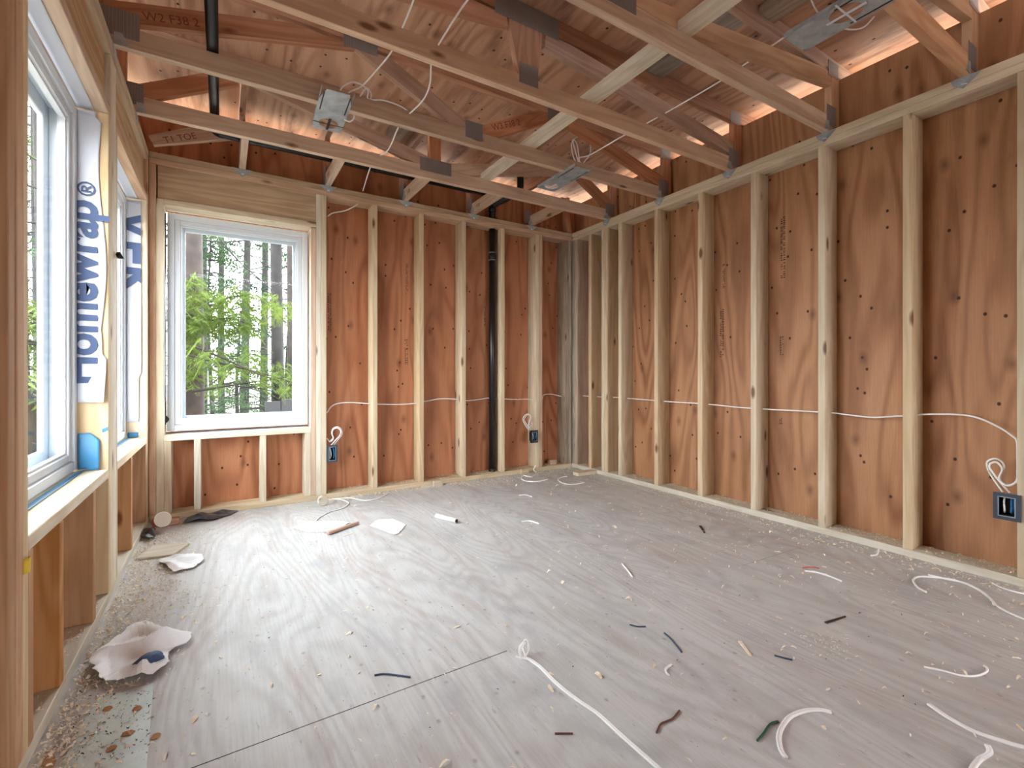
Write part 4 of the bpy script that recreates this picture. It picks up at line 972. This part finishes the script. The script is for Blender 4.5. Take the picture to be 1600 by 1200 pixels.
# ------------------------------------------------------------------ outdoors
gr = bmesh.new(); addbox(gr, -60, 60, -40, 80, -.62, -.60)
g = obj('forest_ground', gr, M['ground'], origin=(0, 0, 0)); g['kind'] = 'structure'
def spray(bm, base, d, L, rr, droop=.35, dens=1.0, wf=.022):
    """flat fern-like bough: a twig with needle fronds on both sides"""
    d = Vector(d).normalized(); s = d.cross(Vector((0, 0, 1)))
    if s.length < .01: s = Vector((1, 0, 0))
    s.normalize(); n = int(7*dens)+3
    for k in range(n):
        t = (k+.5)/n; p = Vector(base)+d*(L*t)+Vector((0, 0, -droop*L*t*t))
        for sg in (-1, 1):
            l = L*.42*(1-t*.75)*rr.uniform(.7, 1.2); q = (s*sg+d*.7+Vector((0, 0, rr.uniform(-.5, .1)))).normalized()
            w = L*wf*rr.uniform(.7, 1.5); e = q.cross(Vector((0, 0, 1))).normalized()*w
            m = p+q*l*.55+Vector((0, 0, -.06*l)); tip = p+q*l+Vector((0, 0, -.25*l))
            v = [bm.verts.new(p), bm.verts.new(m+e), bm.verts.new(tip), bm.verts.new(m-e)]
            bm.faces.new(v)
def conifer(x, y, h, tr, lab, mat='leafdk', bark='bark', z0=-.6, crown0=.2, rad=1.6, nb=120, blen=.6, seed=0, straight=True):
    rr = random.Random(seed+int(x*10)); t = thing('conifer_tree', lab, 'tree', (x, y, z0), 'conifers outside the windows')
    bm = bmesh.new(); pts = []
    for k in range(9):
        q = k/8; pts.append(Vector((x+.05*math.sin(q*5+seed), y, z0+h*q)))
    tube(bm, pts, [max(.01, tr*(1-.85*k/8)) for k in range(9)], 12); obj('trunk', bm, M[bark], t, smooth=True)
    bm = bmesh.new(); bb = bmesh.new()
    for k in range(nb):
        q = crown0+(1-crown0)*rr.random()**1.1; a = rr.uniform(0, 6.283); zc = z0+h*q; rl = rad*(1.05-q)*rr.uniform(.5, 1.1)
        d = Vector((math.cos(a), math.sin(a), rr.uniform(-.25, .12))); b = Vector((x, y, zc)); e = b+d*rl+Vector((0, 0, -.15*rl))
        tube(bb, [b, (b+e)/2+Vector((0, 0, .04*rl)), e], [.014, .009, .003], 4)
        ns = max(2, int(rl/(blen*.55)))
        for i in range(ns):
            f = (i+.6)/ns; p = b.lerp(e, f); aa = a+rr.uniform(-1.0, 1.0)
            spray(bm, p, (math.cos(aa), math.sin(aa), rr.uniform(-.3, .1)), blen*rr.uniform(.6, 1.2), rr)
    obj('foliage', bm, M[mat], t); obj('branches', bb, M['bark2'], t)
    return t
far = lambda u, Y: onY(u, 600, Y).x
conifer(far(292, 6.6), 6.6, 14, .135, 'big reddish trunk at the left of the far window view', 'leafdk', 'bark', crown0=.2, rad=1.6, nb=16, blen=.36, seed=1)
conifer(far(431, 9.5), 9.5, 18, .115, 'dark straight trunk at the right of the far window view', 'leafmd', 'bark2', crown0=.16, rad=1.6, nb=34, blen=.5, seed=2)
conifer(far(459, 9.0), 9.0, 18, .09, 'reddish trunk touching the right edge of the far window view', 'leafdk', 'bark', crown0=.2, rad=1.2, nb=30, blen=.5, seed=3)
conifer(far(349, 14), 14, 17, .08, 'slim trunk in the middle distance of the far window view', 'leafdk', 'bark2', crown0=.16, rad=2.6, nb=120, blen=.8, seed=4)
conifer(far(385, 12.5), 12.5, 13, .10, 'dense young conifer in the middle of the far window view', 'leafmd', 'bark2', crown0=.06, rad=1.8, nb=110, blen=.6, seed=5)
conifer(far(412, 17), 17, 20, .12, 'conifer deep in the forest behind the dark trunk', 'leafdk', 'bark2', crown0=.12, rad=3, nb=110, blen=1.0, seed=6)
conifer(far(315, 18), 18, 20, .13, 'conifer deep in the forest behind the reddish trunk', 'leafdk', 'bark2', crown0=.10, rad=3, nb=90, blen=1.0, seed=7)
conifer(far(330, 10.5), 10.5, 4.4, .05, 'small bushy conifer low in the far window view', 'leafmd', 'bark2', crown0=.05, rad=1.3, nb=90, blen=.5, seed=8)
conifer(far(375, 9.2), 9.2, 3.1, .04, 'low bright sapling in the far window view', 'leafmd', 'bark2', crown0=.05, rad=1.2, nb=80, blen=.45, seed=9)
conifer(far(450, 13), 13, 4.8, .05, 'small conifer behind the leaning grey panels', 'leafdk', 'bark2', crown0=.05, rad=1.6, nb=90, blen=.55, seed=10)
for k, (x, y, h, m) in enumerate(((-1.95, 8.2, 9, 'leafmd'), (-2.7, 11.2, 15, 'leafdk'), (-3.7, 14.5, 16, 'leafdk'), (-5.2, 19, 16, 'leafmd'), (-4.6, 11.5, 7, 'leafbr'), (-1.6, 6.2, 2.3, 'leafbr'), (-2.9, 17.5, 3.6, 'leafmd'))):
    conifer(x, y, h, .10, ['conifer outside the far left window', 'tall dark conifer beyond the left windows', 'tall conifer farther left beyond the near left window', 'distant conifer beyond the left windows', 'bright green conifer beyond the left windows', 'low bright shrub-like conifer outside the left wall', 'low conifer in the distance beyond the left windows'][k], m, 'bark2', crown0=.08, rad=1.7 if h > 6 else 1.1, nb=80, blen=.6, seed=20+k)
# bright cedar boughs crossing the far window
t = thing('cedar_boughs', 'bright green cedar boughs hanging across the far window view', 'branch', tuple(onY(292, 480, 6.5)))
rr = random.Random(77); bm = bmesh.new(); bb = bmesh.new()
for pts, Yq, ns in (([(292, 440), (330, 470), (380, 462), (430, 480)], 6.1, 16), ([(292, 490), (320, 500), (360, 498), (400, 510)], 6.0, 14), ([(300, 540), (350, 560), (420, 590), (478, 600)], 5.7, 8), ([(480, 480), (450, 482), (420, 480)], 7.5, 8), ([(285, 430), (285, 500), (290, 560), (284, 600)], 6.2, 14), ([(470, 590), (440, 575), (400, 560)], 7, 6), ([(330, 600), (370, 570), (400, 545)], 7.4, 8)):
    path = catmull([onY(u, v, Yq) for u, v in pts], 6); tube(bb, path, [.012*(1-.7*i/len(path)) for i in range(len(path))], 5)
    for k in range(ns):
        p = path[int((k+.5)/ns*(len(path)-1))]
        for _ in range(10): spray(bm, p+Vector((rr.uniform(-.16, .16), rr.uniform(-.3, .3), rr.uniform(-.12, .10))), (rr.uniform(-1, 1), rr.uniform(-1, 1), rr.uniform(-.7, .0)), rr.uniform(.09, .2), rr, dens=2.4)
obj('foliage', bm, M['leafbr'], t); obj('twigs', bb, M['bark'], t)
bm = bmesh.new()
for pts, Yq in (([(300, 372), (345, 378), (390, 375), (435, 368), (475, 362)], 7.6), ([(345, 375), (375, 410), (410, 440), (440, 470)], 7.4), ([(296, 555), (340, 566), (390, 578), (440, 592), (482, 606)], 5.8), ([(300, 612), (350, 604), (400, 596), (450, 588), (484, 572)], 6.0), ([(312, 340), (309, 380), (311, 420), (305, 470)], 6.9), ([(300, 418), (325, 424), (345, 440)], 7)):
    path = catmull([onY(u, v, Yq) for u, v in pts], 6); tube(bm, path, [.014*(1-.6*i/len(path)) for i in range(len(path))], 5)
tag(obj('bare_branches', bm, M['bark2']), 'thin bare branches crossing the far window view', 'branch')
for u0, u1, v0, v1, lab in ((414, 438, 627, 648, 'left grey panel standing outside beyond the far window'), (440, 464, 623, 647, 'right grey panel standing outside beyond the far window')):
    Yq = 8.2; a, b = onY(u0, v1, Yq), onY(u1, v0, Yq)
    gp = thing('grey_panel', lab, 'panel', (a.x, Yq, -.6), 'grey panels outside')
    board('panel_face', a.x, b.x, Yq-.02, Yq+.02, a.z, b.z, M['panelgrey'], gp)
    for xx in (a.x+.02, b.x-.05): board('panel_leg', xx, xx+.03, Yq-.015, Yq+.015, -.6, a.z, M['panelgrey'], gp)
